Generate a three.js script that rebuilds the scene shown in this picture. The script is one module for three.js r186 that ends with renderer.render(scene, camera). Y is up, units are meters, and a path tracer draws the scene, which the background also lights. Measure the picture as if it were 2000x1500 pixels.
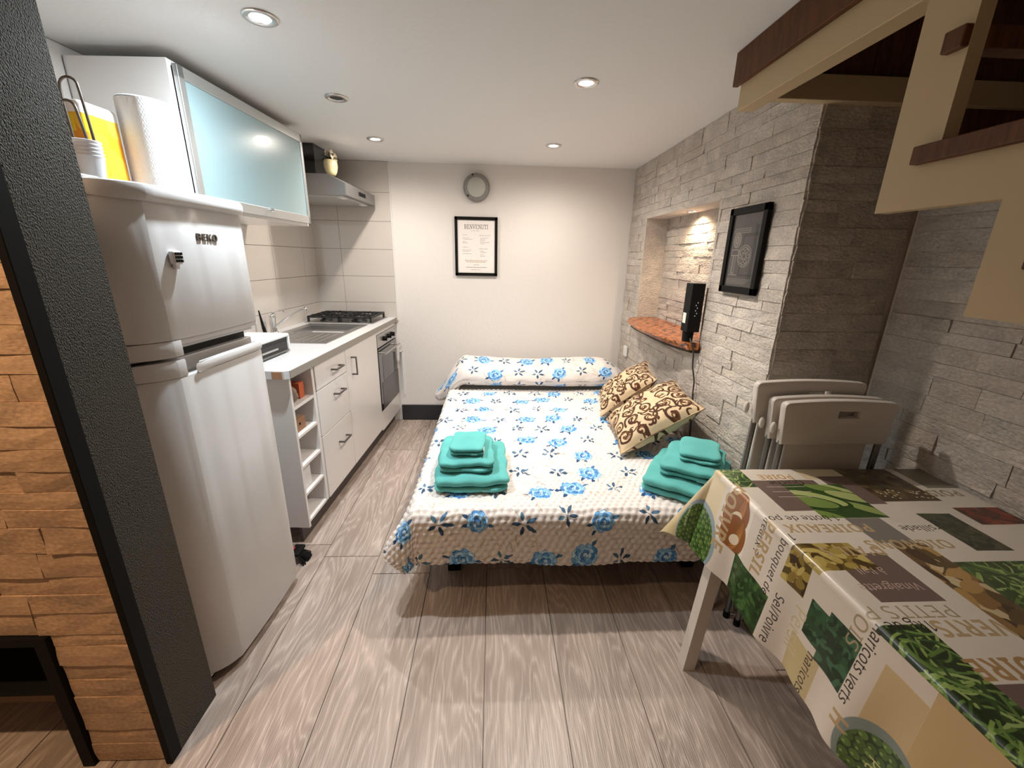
import * as THREE from 'three';
import { RoundedBoxGeometry } from 'three/addons/geometries/RoundedBoxGeometry.js';
import { mergeGeometries, mergeVertices, toCreasedNormals } from 'three/addons/utils/BufferGeometryUtils.js';
import { TextGeometry } from 'three/addons/geometries/TextGeometry.js';
import { FontLoader } from 'three/addons/loaders/FontLoader.js';
import { RectAreaLightUniformsLib } from 'three/addons/lights/RectAreaLightUniformsLib.js';
import { createNoise2D, createNoise3D } from 'simplex-noise';

// ------------------------------------------------------------------ camera, exposure, lamps
const scene = new THREE.Scene();
scene.background = new THREE.Color(0, 0, 0);
const DEG = Math.PI / 180;
const camera = new THREE.PerspectiveCamera(2 * Math.atan(750 / 803.39) / DEG, 2000 / 1500, 0.02, 40);
camera.position.set(0, 1.45, 0);
camera.rotation.set(-16.995 * DEG, -2.817 * DEG, 1.149 * DEG, 'YXZ');
const renderer = new THREE.WebGLRenderer();
renderer.toneMapping = THREE.LinearToneMapping;
renderer.toneMappingExposure = 1.07;
renderer.shadowMap.enabled = true;
RectAreaLightUniformsLib.init();
const CEIL = 2.15;
// recessed ceiling spots: x, z, candela, colour (linear), lit, half-angle of the beam in degrees, aim on the floor (the cool one is swivelled towards the fridge)
const SPOTS = [
  [-0.726, -1.584, 6.8, [0.82, 0.93, 1.0], 1, 88, [-1.22, -1.78]],
  [-0.733, -2.253, 0, [1, 1, 1], 0, 80],
  [-0.744, -2.951, 4.2, [1.0, 0.90, 0.80], 1, 87],
  [0.379, -1.974, 7.6, [1.0, 0.90, 0.80], 1, 66],
  [0.383, -2.969, 4.0, [1.0, 0.90, 0.80], 1, 87],
  [-1.30, -0.36, 6.0, [1.0, 0.68, 0.40], 1, 74],
];

// ------------------------------------------------------------------ helpers
let seed = 20240611;
const rnd = () => { seed = (seed + 0x6d2b79f5) | 0; let t = Math.imul(seed ^ (seed >>> 15), 1 | seed); t = (t + Math.imul(t ^ (t >>> 7), 61 | t)) ^ t; return ((t ^ (t >>> 14)) >>> 0) / 4294967296; };
const rr = (a, b) => a + (b - a) * rnd();
const noise2 = createNoise2D(rnd), noise3 = createNoise3D(rnd);
const fbm = (x, y, o = 4) => { let s = 0, a = 0.5; for (let i = 0; i < o; i++) { s += a * noise2(x, y); x *= 2.03; y *= 2.03; a *= 0.5; } return s; };
const V = (x, y, z) => new THREE.Vector3(x, y, z);
const lerp = THREE.MathUtils.lerp, clamp = THREE.MathUtils.clamp, smooth = THREE.MathUtils.smoothstep;
const taken = {};
const numbered = (n) => { const k = taken[n] = (taken[n] ?? -1) + 1; return k ? n + '_' + String(k).padStart(3, '0') : n; };

// The kitchen row stands 2.85 degrees askew to the planks: its own frame has x out into the room, z along the row towards the fridge.
const KA = 2.85 * DEG, K0 = V(-0.828, 0, -3.6);
const FR = { W: { o: V(0, 0, 0), r: 0 }, K: { o: K0, r: -KA } };
const kw = (x, y, z) => V(x, y, z).applyAxisAngle(V(0, 1, 0), -KA).add(K0);

function thing(name, label, category, base, { frame = 'W', group, turn = 0 } = {}) {
  const o = new THREE.Group(), f = FR[frame];
  o.name = numbered(name); o.off = V(...base);
  o.position.copy(V(...base).applyAxisAngle(V(0, 1, 0), f.r).add(f.o)); o.rotation.y = f.r + turn;
  o.userData = { label, category };
  if (group) o.userData.group = group;
  scene.add(o);
  return o;
}
function part(parent, name, geo, mat, extra) {
  const g = Array.isArray(geo) ? join(geo) : geo, m = new THREE.Mesh(g, mat);
  const off = parent.off ?? V(0, 0, 0);
  if (off.lengthSq()) g.translate(-off.x, -off.y, -off.z);
  m.off = off; m.name = name; m.castShadow = m.receiveShadow = true;
  if (extra) m.userData = extra;
  parent.add(m);
  return m;
}
function solo(name, label, category, base, geo, mat, opt = {}) {   // a thing that is one mesh
  const f = FR[opt.frame ?? 'W'], g = Array.isArray(geo) ? join(geo) : geo, m = new THREE.Mesh(g, mat);
  g.translate(-base[0], -base[1], -base[2]);
  m.name = numbered(name); m.off = V(...base); m.castShadow = m.receiveShadow = true;
  m.position.copy(V(...base).applyAxisAngle(V(0, 1, 0), f.r).add(f.o)); m.rotation.y = f.r;
  m.userData = { label, category };
  if (opt.group) m.userData.group = opt.group;
  scene.add(m);
  return m;
}
function structure(name, geo, mat, label, frame = 'W') {
  const f = FR[frame], m = geo ? new THREE.Mesh(Array.isArray(geo) ? join(geo) : geo, mat) : new THREE.Group();
  m.name = numbered(name); m.off = V(0, 0, 0); m.position.copy(f.o); m.rotation.y = f.r;
  m.userData = { kind: 'structure', label, category: name.split('_')[0] };
  m.castShadow = m.receiveShadow = true;
  scene.add(m);
  return m;
}
const prep = (g) => { const h = g.index ? g.toNonIndexed() : g; for (const k of Object.keys(h.attributes)) if (!['position', 'normal', 'uv'].includes(k)) h.deleteAttribute(k); if (!h.attributes.uv) h.setAttribute('uv', new THREE.BufferAttribute(new Float32Array(h.attributes.position.count * 2), 2)); h.groups = []; return h; };
const join = (list) => mergeGeometries(list.map(prep));
// uv in metres by the way a face points
function wuv(g0, ox = 0, oy = 0) {
  const g = g0.index ? g0.toNonIndexed() : g0, p = g.attributes.position, n = g.attributes.normal, uv = new Float32Array(p.count * 2);
  for (let i = 0; i < p.count; i += 3) {
    let ax = 0, ay = 0, az = 0;
    for (let k = i; k < i + 3; k++) { ax += Math.abs(n.getX(k)); ay += Math.abs(n.getY(k)); az += Math.abs(n.getZ(k)); }
    for (let k = i; k < i + 3; k++) {
      const x = p.getX(k), y = p.getY(k), z = p.getZ(k);
      const [u, v] = ay >= ax && ay >= az ? [x, z] : ax >= az ? [z, y] : [x, y];
      uv[k * 2] = u + ox; uv[k * 2 + 1] = v + oy;
    }
  }
  g.setAttribute('uv', new THREE.BufferAttribute(uv, 2));
  return g;
}
function bx(x0, x1, y0, y1, z0, z1, r = 0.002) {
  const w = Math.abs(x1 - x0), h = Math.abs(y1 - y0), d = Math.abs(z1 - z0), q = Math.min(r, w / 2.01, h / 2.01, d / 2.01);
  const g = q > 0.0004 ? new RoundedBoxGeometry(w, h, d, q > 0.008 ? 4 : 2, q) : new THREE.BoxGeometry(w, h, d);
  g.translate((x0 + x1) / 2, (y0 + y1) / 2, (z0 + z1) / 2);
  return wuv(g);
}
const crisp = (x0, x1, y0, y1, z0, z1) => bx(x0, x1, y0, y1, z0, z1, 0);
function rod(a, b, r, r2 = r, seg = 14) {
  const A = V(...a), B = V(...b), d = B.clone().sub(A), g = new THREE.CylinderGeometry(r2, r, d.length(), seg);
  g.applyQuaternion(new THREE.Quaternion().setFromUnitVectors(V(0, 1, 0), d.clone().normalize()));
  return g.translate(...A.add(B).multiplyScalar(0.5).toArray());
}
function tube(pts, r, seg = 40, rad = 8, closed = false, tension = 0.5) { return new THREE.TubeGeometry(new THREE.CatmullRomCurve3(pts.map((p) => V(...p)), closed, 'catmullrom', tension), seg, r, rad, closed); }
function lathe(pts, at, seg = 32) { return new THREE.LatheGeometry(pts.map(([r, y]) => new THREE.Vector2(r, y)), seg).translate(...at); }
// outline (x, z) in plan, raised from y0 to y1
function plan(pts, y0, y1, holes = [], bevel = 0) {
  const s = new THREE.Shape(pts.map(([x, z]) => new THREE.Vector2(x, -z)));
  for (const h of holes) s.holes.push(new THREE.Path(h.map(([x, z]) => new THREE.Vector2(x, -z))));
  const g = new THREE.ExtrudeGeometry(s, { depth: y1 - y0 - 2 * bevel, bevelEnabled: bevel > 0, bevelThickness: bevel, bevelSize: bevel, bevelOffset: -bevel, bevelSegments: 2, curveSegments: 10 });
  g.rotateX(-Math.PI / 2); g.translate(0, y0 + bevel, 0);
  return wuv(g);
}
function grid(nu, nv, f, wrapU = false) {   // f(u, v) -> [x, y, z, tu, tv]
  const pos = [], uv = [], idx = [];
  for (let j = 0; j <= nv; j++) for (let i = 0; i <= nu; i++) { const q = f(i / nu, j / nv); pos.push(q[0], q[1], q[2]); uv.push(q[3] ?? i / nu, q[4] ?? j / nv); }
  for (let j = 0; j < nv; j++) for (let i = 0; i < nu; i++) { const a = j * (nu + 1) + i, b = a + 1, c = a + nu + 1, d = c + 1; idx.push(a, b, d, a, d, c); }
  const g = new THREE.BufferGeometry();
  g.setAttribute('position', new THREE.Float32BufferAttribute(pos, 3)); g.setAttribute('uv', new THREE.Float32BufferAttribute(uv, 2)); g.setIndex(idx);
  g.computeVertexNormals();
  return g;
}
const discZ = (r, x, y, z, seg = 32) => new THREE.CylinderGeometry(r, r, 0.004, seg).rotateX(Math.PI / 2).translate(x, y, z);

// ------------------------------------------------------------------ textures
function data(w, h, f, srgb = false) {
  const d = new Uint8Array(w * h * 4);
  for (let y = 0; y < h; y++) for (let x = 0; x < w; x++) { const c = f(x, y), o = (y * w + x) * 4; d[o] = clamp(c[0], 0, 255); d[o + 1] = clamp(c[1], 0, 255); d[o + 2] = clamp(c[2], 0, 255); d[o + 3] = 255; }
  const t = new THREE.DataTexture(d, w, h); t.wrapS = t.wrapT = THREE.RepeatWrapping; t.magFilter = THREE.LinearFilter; t.minFilter = THREE.LinearMipmapLinearFilter; t.generateMipmaps = true;
  if (srgb) t.colorSpace = THREE.SRGBColorSpace;
  t.needsUpdate = true;
  return t;
}
function paint(w, h, draw, srgb = true) {
  const c = document.createElement('canvas'); c.width = w; c.height = h; draw(c.getContext('2d'), w, h);
  const t = new THREE.CanvasTexture(c); t.wrapS = t.wrapT = THREE.RepeatWrapping; if (srgb) t.colorSpace = THREE.SRGBColorSpace; t.anisotropy = 8;
  return t;
}
const sized = (t, m, n = m) => { t.repeat.set(1 / m, 1 / n); return t; };
// seamless noise: four-corner blend
const tiled = (f) => (x, y, n) => { const a = x / n, b = y / n; return f(x, y) * (1 - a) * (1 - b) + f(x - n, y) * a * (1 - b) + f(x, y - n) * (1 - a) * b + f(x - n, y - n) * a * b; };
const stoneN = tiled((x, y) => 0.75 * fbm(x / 60, y / 30, 5) + 0.35 * (1 - Math.abs(noise2(x / 46 + 11, y / 17 + 5))) - 0.2);
const texStoneBump = sized(data(512, 512, (x, y) => { const v = 128 + 190 * stoneN(x, y, 512); return [v, v, v]; }), 0.3);
const stoneC = tiled((x, y) => fbm(x / 120 + 40, y / 90 + 9, 4)), stoneF = tiled((x, y) => fbm(x / 14 + 3, y / 10 + 7, 3));
const texStone = sized(data(512, 512, (x, y) => { const a = stoneC(x, y, 512), b = stoneF(x, y, 512), v = 226 + 34 * a + 40 * b; return [v + 4 * a, v, v - 6 * a]; }, true), 0.7);
const plasterN = tiled((x, y) => fbm(x / 26, y / 26, 4));
const texPlaster = sized(data(512, 512, (x, y) => { const v = 128 + 120 * plasterN(x, y, 512); return [v, v, v]; }), 0.8);
const granN = tiled((x, y) => fbm(x / 5, y / 9, 3)), granP = tiled((x, y) => noise2(x / 11 + 70, y / 11));
const texGraniteBump = sized(data(512, 512, (x, y) => { const p = granP(x, y, 512), v = 150 + 150 * granN(x, y, 512) - (p > 0.52 ? 120 : 0); return [v, v, v]; }), 0.42);
const texGranite = sized(data(512, 512, (x, y) => { const p = granP(x, y, 512), n = granN(x, y, 512), v = 118 + 46 * n - (p > 0.55 ? 46 : 0); return [v + 4, v, v - 10]; }, true), 0.42);
const fuzzN = tiled((x, y) => 0.6 * noise2(x / 3.2, y / 3.2) + 0.4 * noise2(x / 9, y / 9));
const texFuzz = sized(data(256, 256, (x, y) => { const v = 128 + 120 * fuzzN(x, y, 256); return [v, v, v]; }), 0.12);
const texWeave = sized(data(128, 128, (x, y) => { const v = 128 + 60 * Math.sin(x * Math.PI / 4) * Math.sin(y * Math.PI / 4) + 50 * noise2(x / 6, y / 6); return [v, v, v]; }), 0.03);
// wood-look floor planks: cathedral grain, grey-brown with pale veins
function plankTexture(k) {
  const W = 384, H = 1536, cx = [0.42, 0.6, 0.3][k], ph = k * 37.7;
  return data(W, H, (x, y) => {
    const u = x / W, v = y / H * 2.3, w1 = fbm(u * 1.6 + ph, v * 0.55 + ph, 3), w2 = fbm(u * 6 + ph, v * 0.9, 3);
    const d = Math.abs(u - cx - 0.18 * noise2(v * 0.5, ph)) ;
    const ring = d * 8 + Math.sin(v * 1.9 + ph) * 1.5 + w1 * 2.6 + w2 * 0.55;
    const f = ring - Math.floor(ring), line = Math.pow(1 - Math.abs(f - 0.5) * 2, 2.2);
    const fine = noise2(u * 95 + ph, v * 1.4), pore = Math.max(0, noise2(u * 150 + ph, v * 5) - 0.35);
    const patch = fbm(u * 1.2 + ph + 9, v * 0.5, 3);
    const l = 0.52 + 0.17 * line + 0.09 * fine * (0.4 + line) + 0.12 * patch - 0.18 * pore;
    return [255 * clamp(0.31 + 0.62 * l, 0, 1), 255 * clamp(0.245 + 0.62 * l, 0, 1), 255 * clamp(0.195 + 0.63 * l, 0, 1)];
  }, true);
}
const texPlanks = [0, 1, 2].map(plankTexture);
const plankBump = data(256, 1024, (x, y) => { const v = 128 + 70 * noise2(x / 256 * 70, y / 1024 * 6) + 50 * fbm(x / 256 * 20, y / 1024 * 3, 3); return [v, v, v]; });
const darkWood = sized(data(256, 512, (x, y) => { const n = fbm(x / 30, y / 220, 4), l = fbm(x / 7, y / 160, 3), v = 0.5 + 0.35 * n + 0.25 * l; return [58 + 62 * v, 33 + 36 * v, 14 + 18 * v]; }, true), 0.25, 0.7);
const liveWood = sized(data(512, 256, (x, y) => { const n = fbm(x / 120, y / 34, 4), k = clamp((fbm(x / 70 + 20, y / 40 + 8, 3) - 0.04) * 3.4, 0, 1), v = 0.55 + 0.55 * n; return [(128 + 86 * v) * (1 - 0.7 * k), (62 + 70 * v) * (1 - 0.82 * k), (24 + 38 * v) * (1 - 0.85 * k)]; }, true), 0.42, 0.3);
const steelN = sized(data(256, 256, (x, y) => { const v = 128 + 60 * noise2(x / 2.1, y / 90) + 40 * noise2(x / 5 + 30, y / 60); return [v, v, v]; }), 0.12);
// bedspread print: blue roses, navy leaves and beige sprigs on white, 1.2 m repeat
const texRoses = sized(paint(2048, 2048, (c, W) => {
  const M = W / 1.2;
  c.fillStyle = '#dcd6d2'; c.fillRect(0, 0, W, W);
  const wrap = (x, y, f) => { for (const dx of [-W, 0, W]) for (const dy of [-W, 0, W]) if (x + dx > -260 && x + dx < W + 260 && y + dy > -260 && y + dy < W + 260) { c.save(); c.translate(x + dx, y + dy); f(); c.restore(); } };
  const sprig = (s, col) => { c.strokeStyle = c.fillStyle = col; c.lineWidth = 5; c.beginPath(); c.moveTo(-s, 0); c.quadraticCurveTo(0, -s * 0.5, s, s * 0.15); c.stroke(); for (let i = 0; i < 3; i++) { c.save(); c.translate(-s * 0.6 + i * s * 0.6, -s * 0.14 * (1 - i)); c.rotate(0.9 - i); c.beginPath(); c.ellipse(s * 0.18, 0, s * 0.2, s * 0.07, 0, 0, 7); c.fill(); c.restore(); } };
  for (let i = 0; i < 150; i++) { const x = rnd() * W, y = rnd() * W, a = rnd() * 7, s = rr(30, 58), col = ['#c4af98', '#b9a390', '#b3adad', '#cdbba8'][i % 4]; wrap(x, y, () => { c.rotate(a); sprig(s, col); }); }
  const leaf = (l, w, col) => { c.fillStyle = col; c.beginPath(); c.moveTo(0, 0); c.bezierCurveTo(l * 0.3, -w, l * 0.75, -w * 0.8, l, 0); c.bezierCurveTo(l * 0.7, w * 0.7, l * 0.3, w, 0, 0); c.fill(); };
  const cluster = (a, s) => { c.rotate(a); for (let i = 0; i < 5; i++) { c.save(); c.rotate([0, 1.1, -1.0, 2.5, -2.4][i]); c.translate(s * 0.16, 0); leaf(s * [0.9, 0.7, 0.75, 0.62, 0.55][i], s * 0.2, ['#3a5672', '#2f4a66', '#4d7090', '#344f6c', '#55788f'][i]); c.restore(); } c.strokeStyle = '#2c4a66'; c.lineWidth = 4; c.beginPath(); c.moveTo(-s * 0.5, s * 0.2); c.lineTo(s * 0.5, -s * 0.1); c.stroke(); };
  const rose = (a, s) => {
    c.rotate(a);
    for (const k of [2.2, 2.9, -0.4]) { c.save(); c.rotate(k); c.translate(s * 0.72, 0); leaf(s * 0.62, s * 0.19, k > 0 ? '#2a4c74' : '#44719a'); c.restore(); }
    const blues = ['#8fc2ea', '#6fabe0', '#a9d4f2', '#5493cf', '#c4e3f7', '#4b87c2', '#9ccbee'];
    for (let ring = 0; ring < 4; ring++) { const n = 8 - ring, R = s * (0.62 - ring * 0.17); for (let i = 0; i < n; i++) { c.save(); c.rotate(i / n * 6.283 + ring * 0.5 + a); c.translate(R, 0); c.fillStyle = blues[(i * 3 + ring * 2) % 7]; c.beginPath(); c.ellipse(0, 0, s * (0.25 - ring * 0.035), s * (0.34 - ring * 0.06), 0.3, 0, 7); c.fill(); c.strokeStyle = ring % 2 ? '#2b62a0' : '#2f6fb2'; c.lineWidth = 2.6; c.beginPath(); c.arc(0, 0, s * (0.25 - ring * 0.04), -1.3, 1.2); c.stroke(); c.restore(); } }
    c.strokeStyle = '#24528c'; c.lineWidth = 4; for (let i = 0; i < 3; i++) { c.beginPath(); c.arc(0, 0, s * (0.08 + i * 0.09), i, i + 4); c.stroke(); }
  };
  const n = 7, cell = W / n;
  for (let j = 0; j < n; j++) for (let i = 0; i < n; i++) {
    const x = (i + 0.5 + (j % 2 ? 0.25 : -0.2) + rr(-0.12, 0.12)) * cell, y = (j + 0.5 + rr(-0.14, 0.14)) * cell, a = rr(-0.7, 0.7), big = rr(0.048, 0.068) * M;
    wrap(x, y, () => ((i + j) % 2 ? rose(a, big) : cluster(a * 2, rr(0.052, 0.066) * M)));
  }
}), 1.2);
// cushion print: brown scrolls on cream
const texScroll = paint(1024, 1024, (c, W) => {
  c.fillStyle = '#d8bf9c'; c.fillRect(0, 0, W, W); c.lineCap = 'round';
  const spiral = (x, y, r, a, dir, turns, w) => { c.lineWidth = w; c.beginPath(); for (let i = 0; i <= 60; i++) { const t = i / 60, q = r * (1 - 0.82 * t), k = a + dir * t * turns * 6.283; const px = x + q * Math.cos(k), py = y + q * Math.sin(k); i ? c.lineTo(px, py) : c.moveTo(px, py); } c.stroke(); };
  const at = []; for (let j = 0; j < 5; j++) for (let i = 0; i < 5; i++) at.push([(i + 0.5 + (j % 2) * 0.4 + rr(-0.12, 0.12)) * W / 5 - 40, (j + 0.5 + rr(-0.12, 0.12)) * W / 5, rr(82, 118)]);
  for (const [x, y, r] of at) { c.strokeStyle = '#4a2a14'; spiral(x, y, r, rnd() * 6.28, rnd() > 0.5 ? 1 : -1, rr(1.0, 1.5), rr(22, 32)); c.strokeStyle = '#6d4422'; spiral(x + r * 0.2, y - r * 0.1, r * 0.6, rnd() * 6.28, 1, 1.1, 15); }
  c.strokeStyle = '#4a2a14'; for (let i = 0; i < 46; i++) { const x = rnd() * W, y = rnd() * W, a = rnd() * 6.28, r = rr(28, 60); c.lineWidth = rr(14, 24); c.beginPath(); c.arc(x, y, r, a, a + rr(1.4, 3)); c.stroke(); c.beginPath(); c.arc(x + r * 1.6 * Math.cos(a), y + r * 1.6 * Math.sin(a), r * 0.6, a + 3.14, a + 3.14 + 2.2); c.stroke(); }
});
// oilcloth print on the table: cloth x from U0 (hanging side) to U1, z from Z0 (far) to Z1; lettering reads from the opposite side of the table
const CU0 = -0.36, CU1 = 0.78, CZ0 = -1.62, CZ1 = -0.04, CS = 1290;
const texOil = paint(Math.round((CU1 - CU0) * CS), Math.round((CZ1 - CZ0) * CS), (c, W, H) => {
  const X = (u) => (u - CU0) * CS, Y = (z) => (z - CZ0) * CS;
  c.fillStyle = '#d8cdbf'; c.fillRect(0, 0, W, H);
  const rect = (u0, u1, z0, z1, col, f) => { c.save(); c.beginPath(); c.rect(X(u0), Y(z0), (u1 - u0) * CS, (z1 - z0) * CS); c.clip(); c.fillStyle = col; c.fillRect(X(u0), Y(z0), (u1 - u0) * CS, (z1 - z0) * CS); if (f) f(X(u0), Y(z0), (u1 - u0) * CS, (z1 - z0) * CS); c.restore(); };
  const beans = (x, y, w, h) => { for (let i = 0; i < 46 + w * h / 700; i++) { const px = x + rnd() * w, py = y + rnd() * h, a = rnd() * 6.28, l = rr(40, 100); c.strokeStyle = ['#5d7a3a', '#86a052', '#43602c', '#98ad66', '#354d24', '#6b8a44'][i % 6]; c.lineWidth = rr(5, 10); c.beginPath(); c.moveTo(px, py); c.quadraticCurveTo(px + l * 0.5 * Math.cos(a) + rr(-22, 22), py + l * 0.5 * Math.sin(a) + rr(-22, 22), px + l * Math.cos(a), py + l * Math.sin(a)); c.stroke(); } };
  const peas = (x, y, w, h) => { const s = 26; for (let j = -1; j < h / s + 1; j++) for (let i = -1; i < w / s + 1; i++) { const px = x + (i + (j % 2) * 0.5) * s + rr(-4, 4), py = y + j * s * 0.9 + rr(-4, 4); c.fillStyle = '#1f3d14'; c.beginPath(); c.arc(px + 2, py + 2, 14, 0, 7); c.fill(); c.fillStyle = ['#4d6c30', '#5b7c3a', '#45622b'][(i + j + 8) % 3]; c.beginPath(); c.arc(px, py, 12.5, 0, 7); c.fill(); c.fillStyle = '#86ab58'; c.beginPath(); c.arc(px - 4, py - 4, 3.6, 0, 7); c.fill(); } };
  const blobs = (cols, s0, s1, n) => (x, y, w, h) => { for (let i = 0; i < n; i++) { c.fillStyle = cols[i % cols.length]; c.beginPath(); c.ellipse(x + rnd() * w, y + rnd() * h, rr(s0, s1), rr(s0, s1) * 0.55, rnd() * 3.1, 0, 7); c.fill(); } };
  const zuc = (x, y, w, h) => { for (let i = 0; i < 9; i++) { const px = x + w * rr(0, 1), py = y + h * rr(0, 1), a = rr(0.2, 0.7), r = rr(48, 80); c.fillStyle = '#24431a'; c.beginPath(); c.ellipse(px, py, r * 1.5, r * 0.62, a, 0, 7); c.fill(); c.fillStyle = ['#8f9f58', '#a8b270', '#728a44'][i % 3]; c.beginPath(); c.ellipse(px - 4, py - 5, r * 1.36, r * 0.5, a, 0, 7); c.fill(); } };
  const txt = (s, u, z, h, col, font = 'sans-serif', w = 'normal', len = 0) => { c.save(); c.translate(X(u), Y(z)); c.rotate(Math.PI); c.font = w + ' ' + Math.round(h * CS) + 'px ' + font; c.textBaseline = 'alphabetic'; if (len) c.scale(len * CS / c.measureText(s).width, 1); c.fillStyle = col; c.fillText(s, 0, 0); c.restore(); };
  const taupe = '#6d5a52', tan = '#b39a72', grey = '#7a736a', cream = '#cbb893';
  // far row
  rect(-0.36, 0.0, -1.62, -1.50, '#e4dfd6'); rect(-0.36, -0.10, -1.62, -1.38, '#c7b48a');
  rect(0.0, 0.075, -1.45, -1.152, '#2f4420', beans);
  rect(0.27, 0.44, -1.40, -1.20, cream); rect(0.32, 0.42, -1.22, -1.052, taupe);
  rect(0.42, 0.61, -1.40, -1.064, '#4a3a22', blobs(['#5d4a2a', '#3b2c18', '#6e5a34', '#51502a'], 14, 30, 60)); 
  rect(0.64, 0.755, -1.40, -1.138, '#7f7864'); rect(0.755, 0.80, -1.40, -1.09, '#3f4a24', beans);
  rect(0.07, 0.29, -1.195, -1.02, taupe);
  rect(0.16, 0.36, -1.167, -0.983, '#2f4a1e', zuc);
  rect(0.60, 0.78, -1.028, -0.946, '#4a2415', blobs(['#7c2a18', '#5a2a18', '#8c3c22', '#3c2012'], 20, 46, 26));
  rect(0.455, 0.56, -1.0, -0.838, '#33341f', blobs(['#41452a', '#272a17', '#4d4a30'], 12, 26, 46));
  rect(0.22, 0.325, -0.982, -0.872, grey);
  rect(0.05, 0.20, -0.835, -0.682, taupe);
  rect(-0.02, 0.14, -0.876, -0.777, '#6a5526', blobs(['#a8924a', '#8c7434', '#c0ab62', '#4d3a18', '#b69f58'], 18, 34, 44));
  rect(-0.11, -0.02, -0.876, -0.80, '#5b4a20', blobs(['#a8924a', '#8c7434', '#c0ab62', '#3d2c12'], 16, 30, 26));
  rect(0.25, 0.345, -0.872, -0.54, '#6b5030', blobs(['#8b6a3c', '#4a3520', '#b08a50', '#5e4a2a', '#c9b48c'], 20, 48, 46));
  rect(0.345, 0.56, -0.80, -0.50, '#3c4a22', beans);
  rect(-0.02, 0.085, -0.625, -0.30, '#26351a', beans); rect(0.085, 0.14, -0.50, -0.30, taupe);
  rect(0.25, 0.6, -0.42, -0.20, '#4b2c18', blobs(['#6a3a20', '#3a2010', '#7e5a34'], 20, 40, 30));
  rect(-0.02, 0.2, -0.24, -0.06, '#b08c5c');
  // hanging side
  rect(-0.22, 0.0, -1.40, -1.23, cream); rect(-0.23, -0.02, -1.30, -1.19, '#d9c9a4');
  c.save(); c.beginPath(); c.ellipse(X(-0.265), Y(-1.275), 0.135 * CS, 0.125 * CS, 0.1, 0, 7); c.fillStyle = '#8fa0a6'; c.fill(); c.beginPath(); c.ellipse(X(-0.272), Y(-1.28), 0.122 * CS, 0.112 * CS, 0.1, 0, 7); c.clip(); c.fillStyle = '#29481a'; c.fillRect(0, 0, W, H); peas(X(-0.40), Y(-1.42), 0.28 * CS, 0.28 * CS); c.restore();
  rect(-0.20, 0.01, -1.165, -1.035, '#e6ded2', (x, y, w, h) => { for (const [a, b, r] of [[0.62, 0.42, 0.075], [0.26, 0.52, 0.07]]) { const px = x + w * a, py = y + h * b, R = r * CS; c.fillStyle = '#8c5526'; c.beginPath(); c.ellipse(px, py, R, R * 0.82, 0.3, 0, 7); c.fill(); c.strokeStyle = '#b67a3e'; c.lineWidth = 5; for (let k = 0; k < 5; k++) { c.beginPath(); c.ellipse(px, py, R * (0.95 - k * 0.16), R * 0.4 * (1 - k * 0.1), 0.3, 0.2, 2.9); c.stroke(); } c.fillStyle = '#e2d3b8'; c.beginPath(); c.ellipse(px - R * 0.2, py + R * 0.1, R * 0.35, R * 0.24, 0.8, 0, 7); c.fill(); } });
  rect(-0.36, -0.19, -1.07, -0.885, '#2c4522', blobs(['#36562a', '#22381a', '#456636'], 10, 24, 90));
  rect(-0.185, -0.085, -0.775, -0.655, '#28442a', blobs(['#335636', '#1f3621', '#44684a', '#2c4c30'], 12, 26, 80)); rect(-0.21, -0.07, -0.72, -0.635, '#24402a', blobs(['#2f5234', '#1d3421', '#3e6446'], 12, 26, 60));
  rect(-0.36, -0.21, -0.80, -0.70, '#c2b083');
  rect(-0.27, -0.06, -0.585, -0.50, '#c9b184'); rect(-0.19, -0.02, -0.50, -0.32, '#c4a878');
  c.save(); c.beginPath(); c.ellipse(X(-0.275), Y(-0.525), 0.095 * CS, 0.085 * CS, 0, 0, 7); c.fillStyle = '#7d8a86'; c.fill(); c.beginPath(); c.ellipse(X(-0.285), Y(-0.515), 0.085 * CS, 0.08 * CS, 0, 0, 7); c.clip(); c.fillStyle = '#22401c'; c.fillRect(0, 0, W, H); peas(X(-0.4), Y(-0.62), 0.22 * CS, 0.2 * CS); c.restore();
  rect(-0.30, -0.05, -0.40, -0.12, '#a8905c');
  // lettering
  txt('POIRE', 0.235, -1.232, 0.042, '#b99566', 'sans-serif', 'bold'); txt('POIVRE', 0.02, -1.175, 0.075, tan, 'sans-serif', 'bold');
  txt('Quiche', 0.245, -1.192, 0.038, '#1c1714'); for (let k = 0; k < 3; k++) { c.fillStyle = '#b7a79c'; c.fillRect(X(0.10), Y(-1.155 + k * 0.03), 0.13 * CS, 4); }
  txt('1 botte de poireaux ?', 0.205, -0.995, 0.034, '#231d18', 'sans-serif', 'normal', 0.33); txt('POIREAUX', 0.262, -0.955, 0.05, tan, 'sans-serif', 'bold');
  txt('PERSIL', 0.0, -0.985, 0.058, tan, 'sans-serif', 'bold'); txt("1 bouquet de Persil", 0.015, -0.915, 0.037, '#1d1814', 'sans-serif', 'normal', 0.31); txt("D'AIL S", 0.21, -0.862, 0.05, tan, 'sans-serif', 'bold');
  txt('Sel/Poivre', -0.155, -0.868, 0.036, '#1d1814'); txt('Persil', -0.135, -0.812, 0.055, '#c9bb96'); txt('haricots', -0.205, -0.738, 0.034, '#231d18');
  txt('Persillade', 0.50, -0.945, 0.036, '#1c1714'); txt('OIGNONS', 0.42, -0.885, 0.05, tan, 'sans-serif', 'bold');
  txt('Vinaigrette', 0.185, -0.735, 0.03, '#c2a79c'); txt("à l'ail", 0.145, -0.785, 0.03, '#c2a79c');
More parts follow.
